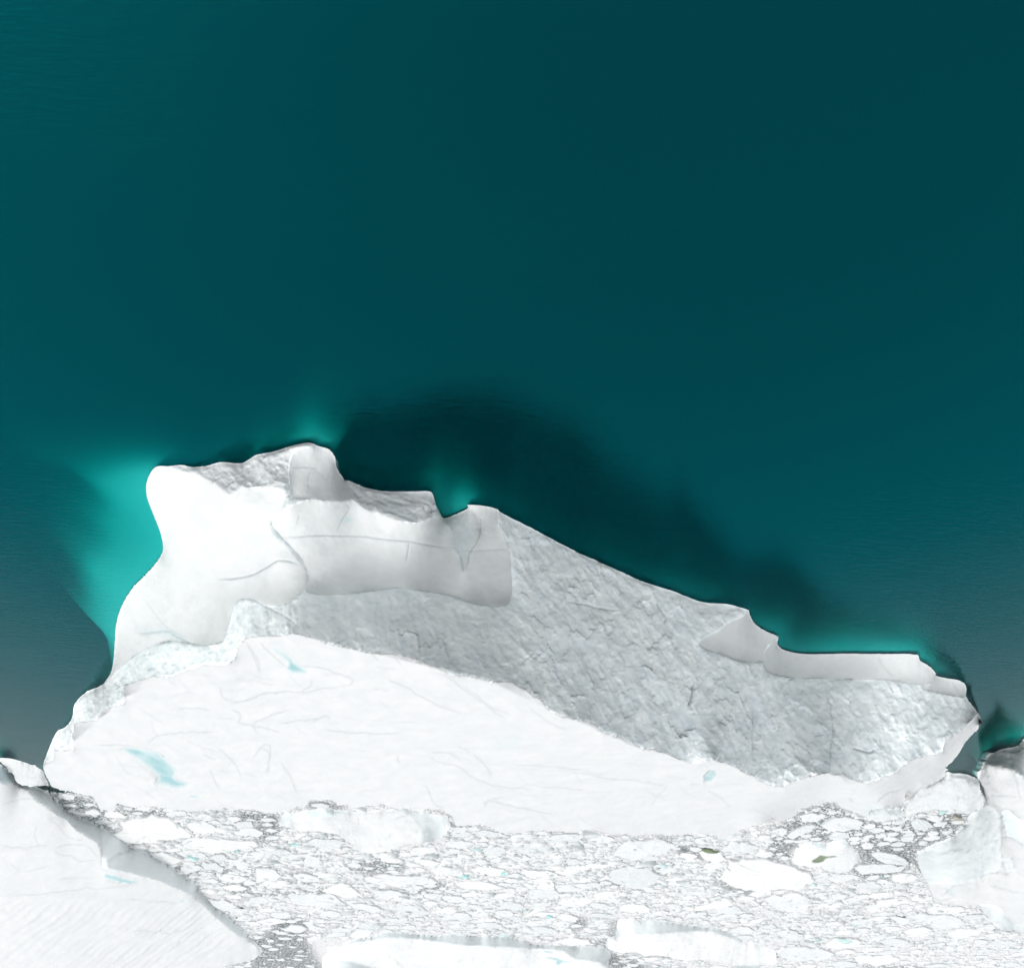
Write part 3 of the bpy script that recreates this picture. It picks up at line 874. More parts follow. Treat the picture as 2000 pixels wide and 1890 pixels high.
underwater_foot(main_berg, main_ctr, wl_s,
    [(289, 965, 20), (296, 938, 9), (300, 918, 2), (312, 1060, 23), (262, 1130, 17), (226, 1220, 12), (215, 1280, 3), (190, 1320, 0.9), (160, 1350, 0.6), (120, 1420, 0.5), (303, 908, 0.6), (322, 902, 0.5), (380, 900, 0.5), (450, 895, 0.8),
     (560, 872, 1.0), (620, 866, 4.0), (648, 872, 4.5), (664, 905, 0.5), (720, 952, 0.4), (800, 960, 0.5), (862, 985, 4.0), (905, 985, 4), (960, 990, 0.8), (1100, 1060, 0.8), (1250, 1130, 1.2),
     (1350, 1168, 2), (1450, 1188, 1.0), (1510, 1250, 5), (1600, 1278, 5.5), (1750, 1278, 5), (1800, 1300, 4), (1872, 1345, 1.5), (1905, 1395, 1.0)],
    [(1878, 1402), (1845, 1440), (1780, 1500), (1500, 1560), (1000, 1600), (150, 1540), (100, 1500)])

# ================================================================== NEIGHBOURING BERGS
def wallzone(n, poly, th, **k): return dict(name=n, poly=poly, theta=th, **k)

# --- the tabular berg at the lower left
lb_wl = q(5, (-260, 330), (-150, 350), (-60, 300), (0, 302), (42, 330), (60, 355), (100, 412), (140, 442), (230, 442), (300, 475), (350, 530), (430, 605), (540, 655), (640, 703), (810, 803), (950, 872), (1090, 942), (1200, 1030), (1265, 1062),
          (1275, 1115), (1310, 1150), (1400, 1240), (1500, 1300), (1600, 1390), (1660, 1460), (1700, 1512))
lb_wl = ragged(lb_wl, 0.04, 2)
lb_out = lb_wl + q(5, (1640, 1560), (1500, 1592), (1300, 1640), (1100, 1690), (700, 1760), (-260, 1760))
lb_edge = q(5, (-260, 420), (0, 422), (60, 428), (120, 447), (190, 482), (230, 540), (330, 600), (430, 662), (500, 742), (640, 820), (660, 920), (655, 965), (800, 1000), (940, 1040), (1100, 1100), (1180, 1130), (1262, 1165), (1310, 1205), (1380, 1292),
            (1450, 1342), (1520, 1402), (1600, 1442), (1650, 1490), (1698, 1512))
lb_edge_r = ragged(lb_edge, 0.05, 3)
lb_snow = lb_edge_r + q(5, (1720, 1530), (1640, 1575), (1500, 1605), (1100, 1700), (700, 1775), (-280, 1775), (-280, 422))
pond5 = spline(q(5, (664, 1020), (700, 1016), (745, 1024), (800, 1045), (884, 1062), (872, 1082), (800, 1076), (740, 1066), (700, 1052)), 3, True)
pond6 = spline(q(5, (1130, 1183), (1180, 1180), (1225, 1185), (1190, 1202), (1150, 1198)), 3, True)
lz = lambda l, z: [(p[0], p[1], zz) for p, zz in zip(l, z)]
CRL = []
def crl(k, pts, w=1.2, s=0.3, d=0.06): CRL.append((ragged(spline(q(k, *pts), 3), 0.06, 1), w, s, d))
for pts in ([(350, 850), (420, 830), (560, 835), (650, 910)], [(350, 850), (380, 890), (470, 900), (520, 925), (640, 915)], [(310, 660), (360, 690), (430, 770), (470, 790), (560, 800)], [(240, 690), (220, 780), (260, 840), (320, 830)],
            [(0, 830), (150, 850), (290, 830)], [(0, 1145), (200, 1145), (420, 1120), (700, 1110), (900, 1090)], [(380, 1045), (500, 1040), (600, 1050)], [(320, 650), (350, 660), (400, 650)], [(800, 1180), (1000, 1190), (1250, 1185)],
            [(670, 1050), (780, 1080), (830, 1095)], [(820, 1370), (1000, 1400), (1180, 1395), (1300, 1300)], [(1380, 1310), (1410, 1305)], [(1140, 1475), (1165, 1460)], [(0, 560), (180, 520), (290, 560)], [(60, 940), (150, 1000), (330, 960)]):
    crl(5, pts)
crl(5, [(790, 868), (690, 930)], 2.5, 0.15, 0.2); crl(5, [(645, 740), (660, 960)], 1.6, 0.25, 0.15)
left_berg, left_ctr = build_berg('iceberg', 'broad white berg at the lower left with pale blue-grey side and furrowed snow slope', 'iceberg',
    lb_out, [lb_wl], [
        dict(name='snow_top', mat='snow', poly=lb_snow, theta=q(5, (0, 600, -3), (600, 700, -2), (300, 1000, -3), (900, 1100, -3), (300, 1250, 2), (900, 1250, 1), (1300, 1350, 1), (300, 1550, -1), (1000, 1550, -1)),
             noise=furrow_noise(0.8, 3), snow=False, soft=3),
        dict(name='melt_pond', mat='pond', poly=pond5, theta=0, pond=3, label='thin blue melt pond'),
        dict(name='melt_pond', mat='pond', poly=pond6, theta=0, pond=4, label='faint pale melt pond'),
    ], dict(name='ice_wall', mat='side', noise=rough_noise(0.22, 0.25, 31, 0.3, 1.5, 0.05)),
    [q(5, (1640, 1560, 0.8), (1500, 1592, 2.0)), q(5, (0, 1145, 7), (400, 1145, 7), (800, 1170, 6), (1200, 1185, 3.5))],
    2.5, CRL, [(q(5, (-100, 310), (30, 330), (100, 412), (60, 430), (-100, 420)), 0.5, 4)], base_theta=82, lam=0.12, gwsnow=0.5)
underwater_foot(left_berg, left_ctr, ragged(q(5, (-260, 320), (-60, 290), (0, 302), (60, 355)), 0.02, 4), [(10, 1480, 3.5)], [(0, 1560), (-70, 1600)], 1.0, 20)

# --- the rugged berg at the right edge
rb_wl = q(8, (2150, 80), (2000, 120), (1914, 162), (1882, 210), (1800, 228), (1742, 242), (1690, 265), (1640, 292), (1608, 342), (1596, 390), (1562, 412), (1572, 462), (1600, 540), (1620, 640), (1580, 690), (1490, 742), (1482, 800), (1402, 850),
          (1398, 890), (1320, 915), (1240, 942), (1180, 970), (1112, 1002), (1100, 1022))
rb_wl = ragged(rb_wl, 0.06, 3)
rb_out = rb_wl + q(8, (1108, 1070), (1130, 1135), (1160, 1190), (1190, 1232), (1220, 1300), (1255, 1372), (1330, 1392), (1450, 1400), (1560, 1420), (1630, 1470), (1685, 1540), (1740, 1588), (1850, 1600), (1914, 1612), (2150, 1640))
rb_rough = q(8, (2200, 40), (1910, 100), (1590, 230), (1550, 410), (1575, 470), (1640, 350), (1690, 375), (1790, 382), (1830, 400), (1880, 440), (1914, 455), (2200, 480))
rb_ramp = q(8, (1640, 660), (1700, 680), (1745, 760), (1750, 900), (1735, 1000), (1760, 1100), (1700, 1160), (1540, 1220), (1420, 1250), (1300, 1240), (1190, 1240), (1080, 1010), (1480, 730))
rb_low = q(8, (1580, 1395), (1690, 1392), (1745, 1420), (1790, 1490), (1850, 1540), (1914, 1555), (2200, 1560), (2200, 1650), (1840, 1605), (1735, 1592), (1670, 1530))
CRR = []
def crr(k, pts, w=1.2, s=0.35, d=0.15): CRR.append((ragged(spline(q(k, *pts), 3), 0.08, 1), w, s, d))
for pts in ([(1820, 390), (1860, 480), (1890, 620)], [(1640, 350), (1620, 420), (1570, 470)], [(1580, 480), (1610, 540), (1625, 640)], [(1650, 570), (1780, 580), (1870, 590)], [(1740, 700), (1760, 820), (1750, 960)], [(1760, 890), (1850, 910), (1914, 960)],
            [(1700, 690), (1800, 690), (1914, 770)], [(1560, 1200), (1680, 1160), (1820, 1180)], [(1290, 1340), (1350, 1300), (1400, 1250)], [(1660, 1260), (1760, 1280), (1914, 1300)], [(1230, 1330), (1300, 1370), (1400, 1340)]):
    crr(8, pts)
right_berg, right_ctr = build_berg('iceberg', 'rugged white berg at the right edge with broken grey face and pale ramp', 'iceberg',
    rb_out, [rb_wl], [
        dict(name='snow_top', mat='snow', poly=q(8, (1400, 300), (2200, 300), (2200, 1700), (1000, 1700), (1000, 990), (1400, 720)), theta=q(8, (1700, 500, 18), (1850, 600, 10), (1850, 800, 26), (1850, 1050, 20), (1850, 1300, 8), (1500, 1330, 12), (1300, 1360, 14)), noise=rough_noise(0.55, 0.16, 37, 0.4, 1.5, 0.12), soft=3),
        dict(name='broken_face', mat='broken', poly=rb_rough, theta=q(8, (1800, 300, 62), (1880, 400, 50)), noise=rough_noise(0.5, 0.3, 41, 0.7, 1.7, 0.15)),
        dict(name='ice_ramp', mat='side', poly=rb_ramp, theta=q(8, (1250, 1000, 44), (1500, 850, 44), (1650, 750, 40), (1450, 1150, 36), (1650, 1050, 38)), noise=rough_noise(0.28, 0.3, 43, 1.2, 3.0, 0.06)),
        dict(name='ice_block', mat='side', poly=q(8, (1745, 700), (1800, 690), (1880, 760), (2050, 800), (2050, 960), (1880, 930), (1790, 880)), theta=62, noise=rough_noise(0.3, 0.2, 45, 0.2, 1.3, 0.08)),
        dict(name='ice_block', mat='side', poly=q(8, (1750, 1060), (1830, 1050), (1845, 1140), (1790, 1150)), theta=60, noise=rough_noise(0.2, 0.2, 46, 0.2, 1.3, 0.08)),
        dict(name='ice_block', mat='side', poly=rb_low, theta=55, noise=rough_noise(0.25, 0.2, 47, 0.2, 1.3, 0.08)),
    ], dict(name='ice_wall', mat='broken', noise=rough_noise(0.4, 0.3, 49, 0.3, 1.5, 0.1)),
    [q(8, (1914, 455, 9), (1830, 400, 7), (1690, 375, 5), (1640, 350, 4))],
    2.5, CRR, [(q(8, (1750, 700), (1900, 770), (1914, 930), (1800, 880)), 0.22, 10), (q(8, (1580, 530), (1612, 530), (1625, 640), (1600, 640)), 0.5, 4), (q(8, (1330, 1280), (1400, 1270), (1400, 1340), (1340, 1320)), 0.25, 6)],
    base_theta=60, lam=0.12)
underwater_foot(right_berg, right_ctr, ragged(q(8, (2150, 80), (1914, 162), (1742, 242), (1640, 292), (1596, 390), (1562, 412)), 0.02, 4), [(1980, 1440, 4.5), (1930, 1470, 1.8), (1910, 1500, 1.5)], [(1915, 1560), (2070, 1560)], 1.0, 22)

# --- low bergs jammed in the brash
def low_berg(name, label, category, wl, rest, zones, default, zcons, blues=(), marks=(), th=40, seed=0, lam=0.12, group=None, back=2.0):
    w = ragged(wl, 0.06, 3, rnd=random.Random(seed))
    o = w + ragged([wl[-1]] + rest + [wl[0]], 0.06, 3, rnd=random.Random(seed + 1))[1:-1]
    return build_berg(name, label, category, o, [w], zones, default, zcons, 2.0, marks, blues, th, lam, group, back)

low_berg('bergy_bit', 'low rumpled white berg wedged between the huge berg and the right edge berg', 'bergy bit',
    q(8, (1000, 690), (1030, 600), (1080, 568), (1130, 520), (1230, 490), (1310, 440), (1340, 408), (1440, 420), (1540, 450), (1570, 465)),
    q(8, (1600, 560), (1612, 650), (1570, 690), (1480, 702), (1300, 702), (1180, 704), (1050, 722)),
    [dict(name='snow_top', mat='floe', poly=q(8, (1000, 720), (1080, 600), (1130, 550), (1230, 515), (1320, 460), (1440, 470), (1560, 490), (1640, 560), (1630, 720), (1050, 740)), theta=14, noise=rough_noise(0.5, 0.14, 51, 0.1, 1.2, 0.12))],
    dict(name='ice_edge', mat='broken', noise=rough_noise(0.3, 0.3, 52, 0.3, 1.5, 0.1)), [q(8, (1480, 702, 4), (1180, 704, 3), (1050, 722, 2))],
    [(q(8, (1130, 560), (1210, 540), (1230, 590), (1120, 610)), 0.3, 6)], [(ragged(spline(q(8, (1240, 490), (1150, 560), (1100, 640)), 3), 0.08, 1), 1.5, 0.35, 0.2), (ragged(spline(q(8, (1250, 540), (1350, 560), (1480, 600), (1560, 570)), 3), 0.1, 1), 1.3, 0.35, 0.2),
      (ragged(spline(q(8, (1120, 660), (1300, 650), (1500, 660)), 3), 0.1, 1), 1.3, 0.3, 0.2)], 62, 61)
low_berg('bergy_bit', 'pale blue broken slab under the end of the huge snow slope at right', 'bergy bit',
    q(8, (690, 668), (745, 652), (860, 655), (960, 675), (1000, 690)), q(8, (990, 740), (940, 770), (860, 790), (800, 780), (745, 760), (735, 720)),
    [dict(name='snow_top', mat='floe', poly=q(8, (745, 770), (760, 745), (990, 735), (940, 790), (800, 800)), theta=12, noise=rough_noise(0.2, 0.2, 53, 0.1, 1.2, 0.1))],
    dict(name='ice_edge', mat='side', noise=rough_noise(0.3, 0.2, 54, 0.3, 1.3, 0.12)), [], [(q(8, (940, 740), (1000, 700), (1000, 760), (940, 775)), 0.4, 4)], [], 48, 63)
low_berg('bergy_bit', 'low wide berg with blue-grey flank lying behind the left part of the huge snow slope', 'bergy bit',
    q(6, (150, 482), (205, 445), (330, 428), (500, 430), (600, 440), (700, 440), (880, 424), (1000, 428), (1200, 445), (1235, 468)),
    q(6, (1262, 540), (1232, 590), (1150, 640), (960, 682), (830, 702), (690, 706), (600, 640), (540, 592), (400, 562), (250, 562), (160, 532)),
    [dict(name='snow_top', mat='floe', poly=q(6, (140, 520), (300, 500), (450, 480), (560, 455), (700, 450), (860, 440), (980, 450), (1060, 560), (1000, 700), (680, 720), (500, 600), (150, 580)), theta=q(6, (300, 520, 10), (700, 560, 22), (900, 620, 26)), noise=rough_noise(0.35, 0.14, 55, 0.9, 1.8, 0.1))],
    dict(name='ice_edge', mat='side', noise=rough_noise(0.3, 0.2, 56, 0.9, 1.8, 0.1)), [q(6, (830, 702, 5), (690, 706, 4.5), (540, 592, 3), (250, 562, 1.5)), q(6, (1150, 640, 3.5), (1232, 590, 2))],
    [(q(6, (890, 600), (970, 610), (960, 660), (900, 640)), 0.35, 6), (q(6, (250, 445), (500, 440), (540, 470), (300, 480)), 0.3, 6)], [], 52, 65)
low_berg('bergy_bit', 'long low berg with smooth grey front among the brash at bottom centre', 'bergy bit',
    q(7, (600, 1312), (612, 1260), (670, 1240), (676, 1180), (682, 1132), (800, 1134), (960, 1142), (1120, 1172), (1260, 1192), (1400, 1222), (1560, 1282), (1700, 1332)),
    q(7, (1710, 1420), (1400, 1424), (1100, 1400), (850, 1370), (680, 1350)),
    [dict(name='snow_top', mat='floe', poly=q(7, (580, 1320), (640, 1270), (730, 1246), (850, 1246), (1100, 1222), (1260, 1215), (1400, 1250), (1560, 1300), (1730, 1340), (1720, 1440), (1000, 1420)), theta=9, noise=rough_noise(0.35, 0.12, 57, 0.1, 1.6, 0.12))],
    dict(name='ice_edge', mat='side', noise=smooth_noise(0.2, 58)), [q(7, (1400, 1424, 4), (1100, 1400, 5.5), (850, 1370, 5.5), (680, 1350, 3))],
    [(q(7, (1200, 1270), (1280, 1260), (1290, 1285), (1210, 1290)), 0.5, 4), (q(7, (1070, 1300), (1160, 1295), (1160, 1330), (1080, 1330)), 0.3, 5)], [], 70, 67)
slab_pond1 = spline(q(7, (195, 1345), (230, 1340), (272, 1352), (240, 1358)), 3, True)
slab_pond2 = spline(q(7, (215, 1384), (250, 1380), (305, 1388), (330, 1400), (408, 1416), (360, 1420), (320, 1424), (290, 1440), (282, 1408), (240, 1398)), 3, True)
low_berg('iceberg', 'flat white slab berg at the bottom edge carrying two thin blue melt pools', 'iceberg',
    q(6, (440, 1560), (425, 1456), (400, 1370), (360, 1292), (420, 1320), (490, 1316), (560, 1300), (640, 1262), (800, 1228), (940, 1216), (1300, 1232), (1640, 1252)) + q(7, (330, 1292), (640, 1346), (630, 1400)),
    q(7, (618, 1470), (600, 1560)),
    [dict(name='snow_top', mat='floe', poly=q(6, (300, 1280), (420, 1330), (490, 1325), (560, 1320), (660, 1290), (800, 1270), (940, 1262), (1040, 1270), (1320, 1312), (1640, 1320), (1985, 1345)) + q(7, (400, 1400), (560, 1420), (618, 1440), (590, 1580), (-600, 1580)), theta=q(6, (600, 1400, 6), (1500, 1400, 4)), noise=rough_noise(0.4, 0.12, 59, 0.1, 1.6, 0.1)),
     dict(name='melt_pond', mat='pond', poly=slab_pond1, theta=0, pond=3), dict(name='melt_pond', mat='pond', poly=slab_pond2, theta=0, pond=3)],
    dict(name='ice_edge', mat='side', noise=smooth_noise(0.2, 60)), [], [], [], 78, 69)
gp = spline(q(8, (322, 1072), (360, 1050), (388, 1028), (440, 1034), (500, 1032), (524, 1044), (480, 1050), (436, 1058), (412, 1080), (350, 1092)), 3, True)
low_berg('melting_floe', 'rounded melting floe with an olive green pool and blue-grey edge', 'ice floe',
    q(8, (170, 1062), (188, 1030), (200, 980), (250, 942), (330, 922), (430, 942), (500, 915), (560, 902), (592, 930), (640, 972), (680, 1022), (692, 1070)),
    q(8, (645, 1102), (620, 1142), (560, 1162), (460, 1152), (390, 1112), (270, 1110), (192, 1092)),
    [dict(name='snow_top', mat='floe', poly=q(8, (150, 1060), (210, 985), (262, 955), (330, 945), (390, 985), (480, 990), (560, 985), (590, 960), (690, 1040), (700, 1180), (200, 1180)), theta=8, noise=rough_noise(0.2, 0.2, 71, 0.1, 1.2, 0.08)),
     dict(name='melt_pond', mat='green_pond', poly=gp, theta=2, pond=2, label='olive green algae pool')],
    dict(name='ice_edge', mat='side', noise=rough_noise(0.2, 0.3, 72, 0.3, 1.5, 0.08)), [q(8, (620, 1142, 1.5), (390, 1112, 2), (192, 1092, 1))],
    [(q(8, (320, 930), (400, 945), (380, 985), (330, 960)), 0.3, 5)], [], 55, 71)
low_berg('bergy_bit', 'small white floe filling the gap between the lower left berg and the huge berg', 'bergy bit',
    q(5, (40, 322), (0, 290), (-40, 270), (60, 266), (150, 290), (220, 310), (268, 340), (285, 372), (305, 410), (322, 446)), q(5, (235, 442), (140, 440), (102, 410), (62, 352)),
    [dict(name='snow_top', mat='floe', poly=q(5, (40, 340), (0, 298), (-60, 278), (60, 276), (150, 300), (220, 320), (260, 345), (330, 450), (140, 470)), theta=10, noise=rough_noise(0.2, 0.2, 73, 0.1, 1.2, 0.1))],
    dict(name='ice_edge', mat='broken', noise=rough_noise(0.15, 0.4, 74, 0.1, 1.2, 0.08)), [q(5, (140, 440, 2.0), (235, 442, 1.5))], [], [], 60, 73)

# ================================================================== BRASH ICE
berg_polys = [main_outline, lb_out, rb_out]
slush_poly = [(-1200, 1530), (-260, 1552), (60, 1536), (110, 1548), (300, 1545), (700, 1550), (1500, 1545), (1790, 1520), (1905, 1535), (2300, 1535), (3200, 1530), (3200, 2200), (-1200, 2200)]
open_polys = [q(5, (300, 460), (420, 485), (560, 510), (640, 570), (720, 600), (700, 700), (790, 715), (700, 735), (540, 655), (400, 600)), q(5, (740, 550), (880, 560), (1000, 590), (1130, 600), (1110, 640), (1000, 640), (900, 635), (790, 610)),
              q(5, (1530, 595), (1660, 600), (1800, 620), (1810, 700), (1740, 730), (1640, 690), (1500, 680)), q(6, (0, 440), (110, 450), (190, 540), (150, 640), (0, 660)), q(6, (300, 380), (430, 368), (600, 410), (560, 440), (310, 425)),
              q(8, (60, 810), (190, 750), (250, 690), (440, 630), (520, 650), (640, 740), (780, 770), (950, 790), (1200, 730), (1400, 700), (1560, 690), (1480, 760), (1400, 890), (1240, 950), (1110, 1000), (1120, 1090), (930, 1220), (720, 1220), (600, 1150), (690, 1080), (580, 910), (200, 960), (180, 1090), (390, 1130), (300, 1130), (150, 1080), (0, 1060), (-20, 900), (60, 880)),
              q(6, (0, 1250), (180, 1290), (350, 1300), (425, 1440), (430, 1500), (-60, 1500)), q(7, (360, 1190), (400, 1130), (490, 1125), (480, 1190), (420, 1225)), q(7, (560, 880), (640, 880), (740, 935), (660, 940)),
              q(7, (1030, 690), (1100, 640), (1200, 660), (1380, 735), (1320, 782), (1130, 740)), q(7, (380, 630), (380, 600), (900, 590), (1050, 590), (1040, 640), (930, 600)), q(7, (640, 1350), (780, 1380), (890, 1440), (880, 1500), (640, 1500)),
              q(7, (1260, 860), (1400, 900), (1560, 945), (1590, 990), (1480, 970), (1300, 910)), q(6, (570, 770), (800, 740), (980, 780), (960, 830), (700, 850), (620, 820)), q(6, (1020, 900), (1180, 880), (1270, 930), (1190, 980), (1060, 940)),
              q(7, (590, 1220), (670, 1150), (676, 1190), (650, 1240)), q(5, (1560, 1450), (1700, 1530), (1680, 1640), (2000, 1640), (2000, 1300), (1800, 1280), (1700, 1400))]

def slush_material():
    b = NB('grey_slush')
    v = b.pos()
    vo = b.n('ShaderNodeTexVoronoi'); vo.feature = 'DISTANCE_TO_EDGE'; vo.inputs['Scale'].default_value = 1.3
    b.l(b.mix(0.25, v, b.n('ShaderNodeTexNoise').outputs['Color']), vo.inputs['Vector'])
    n = b.noise(v, 0.9, 6, 0.65)
    lumps = b.ramp(vo.outputs['Distance'], [(0.03, 0.0), (0.14, 1.0)])
    grey = b.mix(lumps, (0.08, 0.095, 0.10), b.mix(n, (0.17, 0.185, 0.19), (0.46, 0.475, 0.48)))
    white = b.mix(lumps, (0.50, 0.52, 0.525), b.mix(n, (0.56, 0.515, 0.52), (0.62, 0.626, 0.63)))
    p = b.n('ShaderNodeBsdfPrincipled'); p.inputs['Roughness'].default_value = 0.6; p.inputs['Specular IOR Level'].default_value = 0.2
    b.l(b.mix(b.attr('open'), white, grey), p.inputs['Base Color'])
    b.l(b.bump(b.math('ADD', lumps, n), 0.8, 0.15), p.inputs['Normal'])
    b.l(p.outputs[0], b.out.inputs[0])
    return b.m
M['slush'] = slush_material()

def open_field(u, v):
    f = np.zeros(np.shape(u))
    for p in open_polys: f = np.maximum(f, inside(p, u, v))
    return f

gus = np.arange(-1200, 3201, 7.0); gvs = np.arange(1500, 2200, 4.0)
GU, GV = np.meshgrid(gus, gvs)
gopen = blur(open_field(GU, GV).astype(float), 2)
gin = inside(slush_poly, GU, GV)
P = ground(GU, GV, 0.03).reshape(-1, 3)
# the dense parts of the pack are whiter; loose leads between them
gopen = np.clip(np.maximum(gopen, np.clip((fbm(P * np.array([0.03, 0.06, 0]), 4, 0.55, False, 91).reshape(GU.shape) - 0.12) * 2.2, 0, 0.8)), 0, 1)
P[:, 2] = 0.03 + 0.05 * fbm(P * 0.5, 3, 0.5, False, 92) + 0.03
idx = np.arange(GU.size).reshape(GU.shape)
Q = np.stack([idx[:-1, :-1], idx[1:, :-1], idx[1:, 1:], idx[:-1, 1:]], -1)[gin[:-1, :-1] & gin[1:, 1:] & gin[1:, :-1] & gin[:-1, 1:]]
vi, inv = np.unique(Q, return_inverse=True)
tag(mesh_object('slush_ice', P[vi], inv.reshape(-1, 4), M['slush'], attrs={'open': gopen.ravel()[vi]}), kind='stuff')

def floe_mesh(pts, h, rnd, parent_loc=None):
    """a flat floe with ragged rim, broken edge and a slightly humped, uneven top (world outline)"""
    pts = np.array(pts); c = pts.mean(0); n = len(pts)
    rings = [(1.0, -0.35), (1.0 - 0.01, h * 0.55), (0.965, h * 0.9), (0.72, h * 1.0), (0.36, h * 1.08)]
    V = []
    for k, z in rings:
        for i in range(n):
            p = c + (pts[i] - c) * (k + (rnd.uniform(-.02, .02) if 0.1 < k < 0.96 else 0))
            V.append((p[0], p[1], z + (rnd.uniform(-.14, .16) * h if z > 0 else 0)))
    V.append((c[0], c[1], h * 1.1))
    Fs = []
    for r in range(len(rings) - 1):
        for i in range(n):
            j = (i + 1) % n
            Fs.append((r * n + i, r * n + j, (r + 1) * n + j, (r + 1) * n + i))
    m = (len(rings) - 1) * n
    for i in range(n): Fs.append((m + i, m + (i + 1) % n, len(V) - 1))
    a = sum(pts[i][0] * pts[(i + 1) % n][1] - pts[(i + 1) % n][0] * pts[i][1] for i in range(n))
    if a < 0: Fs = [f[::-1] for f in Fs]
    V = np.array(V); V[:, 0] -= c[0]; V[:, 1] -= c[1]
    return V, Fs, c

floe_px = []
def floe(label, pts, h=0.6, category='ice floe', group=None, mat='floe'):
    rnd = random.Random(len(floe_px) + 5)
    px = ragged(pts, 0.07, 2, True, rnd)
    floe_px.append(px)
    w = [tuple(ground(u, v)[:2]) for (u, v) in px]
    V, Fs, c = floe_mesh(w, h, rnd)
    o = mesh_object('ice_floe', V, Fs, M[mat], None, False)
    o.location = (c[0], c[1], 0)
    return tag(o, label, category, group)

floe('oval floe ringed by a dark crack beside the slush pocket at lower left', q(5, (1205, 680), (1260, 662), (1330, 662), (1400, 700), (1385, 738), (1310, 748), (1235, 722)))
floe('broad flat pale floe just right of the lower left berg cliff', q(5, (770, 655), (900, 640), (1100, 637), (1180, 690), (1250, 745), (1150, 772), (960, 800), (850, 805), (725, 737), (800, 712)), 0.8)
floe('long white floe with grey streaks edged below by a dark crack', q(5, (1170, 792), (1400, 766), (1640, 790), (1680, 818), (1520, 850), (1380, 872), (1300, 852), (1180, 822)))
floe('lens shaped floe touching the foot of the lower left cliff', q(5, (975, 868), (1050, 858), (1120, 862), (1192, 910), (1130, 940), (1050, 928)))
floe('tiny floe islanded in dark slush near the left end of the huge berg', q(5, (548, 602), (620, 582), (662, 612), (620, 632)))
floe('narrow white floe under the big melt pond shore', q(5, (640, 570), (700, 545), (770, 560), (745, 590), (660, 590)))
floe('rectangular white floe between two dark slush patches at left', q(5, (680, 605), (760, 595), (830, 625), (800, 640), (690, 636)))
floe('small oval floe right of the lens shaped one at lower left', q(5, (1358, 892), (1450, 880), (1482, 908), (1420, 932)))
floe('grooved long floe halfway along the lower left cliff', q(5, (1300, 940), (1400, 930), (1450, 960), (1440, 990), (1330, 975)))
floe('pale plate near the corner of the lower left berg', q(5, (1340, 1160), (1450, 1170), (1600, 1230), (1560, 1262), (1440, 1240), (1370, 1200)))
floe('angular plate above the lower left slush fan', q(5, (1860, 1140), (1985, 1130), (2080, 1160), (1990, 1195), (1880, 1185)))
floe('triangular plate in the crack below the behind-lying low berg', q(6, (0, 800), (120, 810), (170, 850), (90, 890), (0, 880)))
floe('big smooth white floe at centre of the pack with rounded left end', q(6, (700, 872), (760, 845), (840, 836), (1000, 850), (1180, 890), (1080, 906), (850, 906), (740, 892)), 0.7)
floe('tapered bright floe left of the big smooth central floe', q(6, (430, 942), (500, 905), (560, 890), (640, 938), (700, 980), (580, 992), (460, 962)))
floe('long cigar shaped floe low in the pack left of centre', q(6, (210, 985), (300, 968), (410, 972), (590, 1038), (480, 1050), (260, 1032)))
floe('pointed plate just below the big smooth central floe', q(6, (750, 932), (860, 938), (960, 968), (830, 1000), (770, 972)))
floe('white plate framed by thin dark crack right of the low wide berg', q(6, (1380, 812), (1440, 785), (1510, 782), (1610, 812), (1580, 850), (1450, 842)))
floe('squarish plate with grey corner near the top left of the pack', q(6, (240, 840), (310, 830), (410, 862), (420, 885), (330, 890), (260, 866)))
floe('oblong plate above the bottom left slush field', q(6, (150, 1180), (230, 1165), (330, 1190), (300, 1212), (190, 1208)))
floe('wide pale plate tucked against the end of the huge snow slope', q(7, (650, 715), (700, 650), (800, 618), (950, 608), (1060, 640), (1000, 702), (860, 730), (750, 742)), 0.7)
floe('very broad rumpled floe left of the green pool floe', q(7, (1340, 868), (1390, 800), (1400, 742), (1560, 738), (1700, 755), (1830, 790), (1930, 832), (1960, 880), (1850, 930), (1650, 935), (1500, 942)), 0.9)
floe('white pan left of a turquoise splinter at centre right', q(7, (600, 870), (650, 812), (760, 788), (870, 792), (970, 850), (900, 920), (760, 925), (680, 900)), 0.6)
floe('small oval floe with a green algae streak at centre right', q(7, (1200, 692), (1260, 682), (1350, 702), (1385, 740), (1330, 772), (1240, 742)))
floe('broad half round pan at the foot of the right slush field', q(7, (1620, 1000), (1700, 970), (1850, 960), (1930, 1000), (1910, 1070), (1780, 1085), (1680, 1050)), 0.6)
floe('large bright floe with a soft hollow in the right hand slush', q(8, (390, 795), (470, 742), (620, 737), (710, 770), (682, 822), (560, 836), (450, 830)), 0.8)
floe('slanting bar shaped floe pointing down left in the right slush', q(8, (138, 880), (200, 830), (285, 792), (345, 792), (330, 832), (250, 870), (180, 900)))
floe('mid sized pan under the large hollowed floe', q(8, (430, 885), (500, 842), (600, 850), (612, 890), (500, 912)))
floe('round little floe alone in the middle of the right slush', q(8, (692, 945), (728, 920), (790, 932), (772, 970), (712, 972)))
floe('long diagonal floe beside the pale ramp of the right berg', q(8, (768, 1010), (880, 1000), (980, 1030), (1052, 1072), (1030, 1096), (900, 1080), (810, 1050)))
floe('flat tongue shaped floe right of the green pool floe', q(8, (636, 1112), (720, 1090), (850, 1086), (1040, 1098), (980, 1140), (820, 1152), (700, 1160)))
floe('lumpy floe below the wedged berg in the right slush', q(8, (1070, 770), (1130, 745), (1200, 770), (1240, 810), (1180, 835), (1090, 825)))
floe('bright floe touching the brown stained ice at right', q(8, (1180, 745), (1240, 715), (1310, 720), (1300, 760), (1230, 770)))
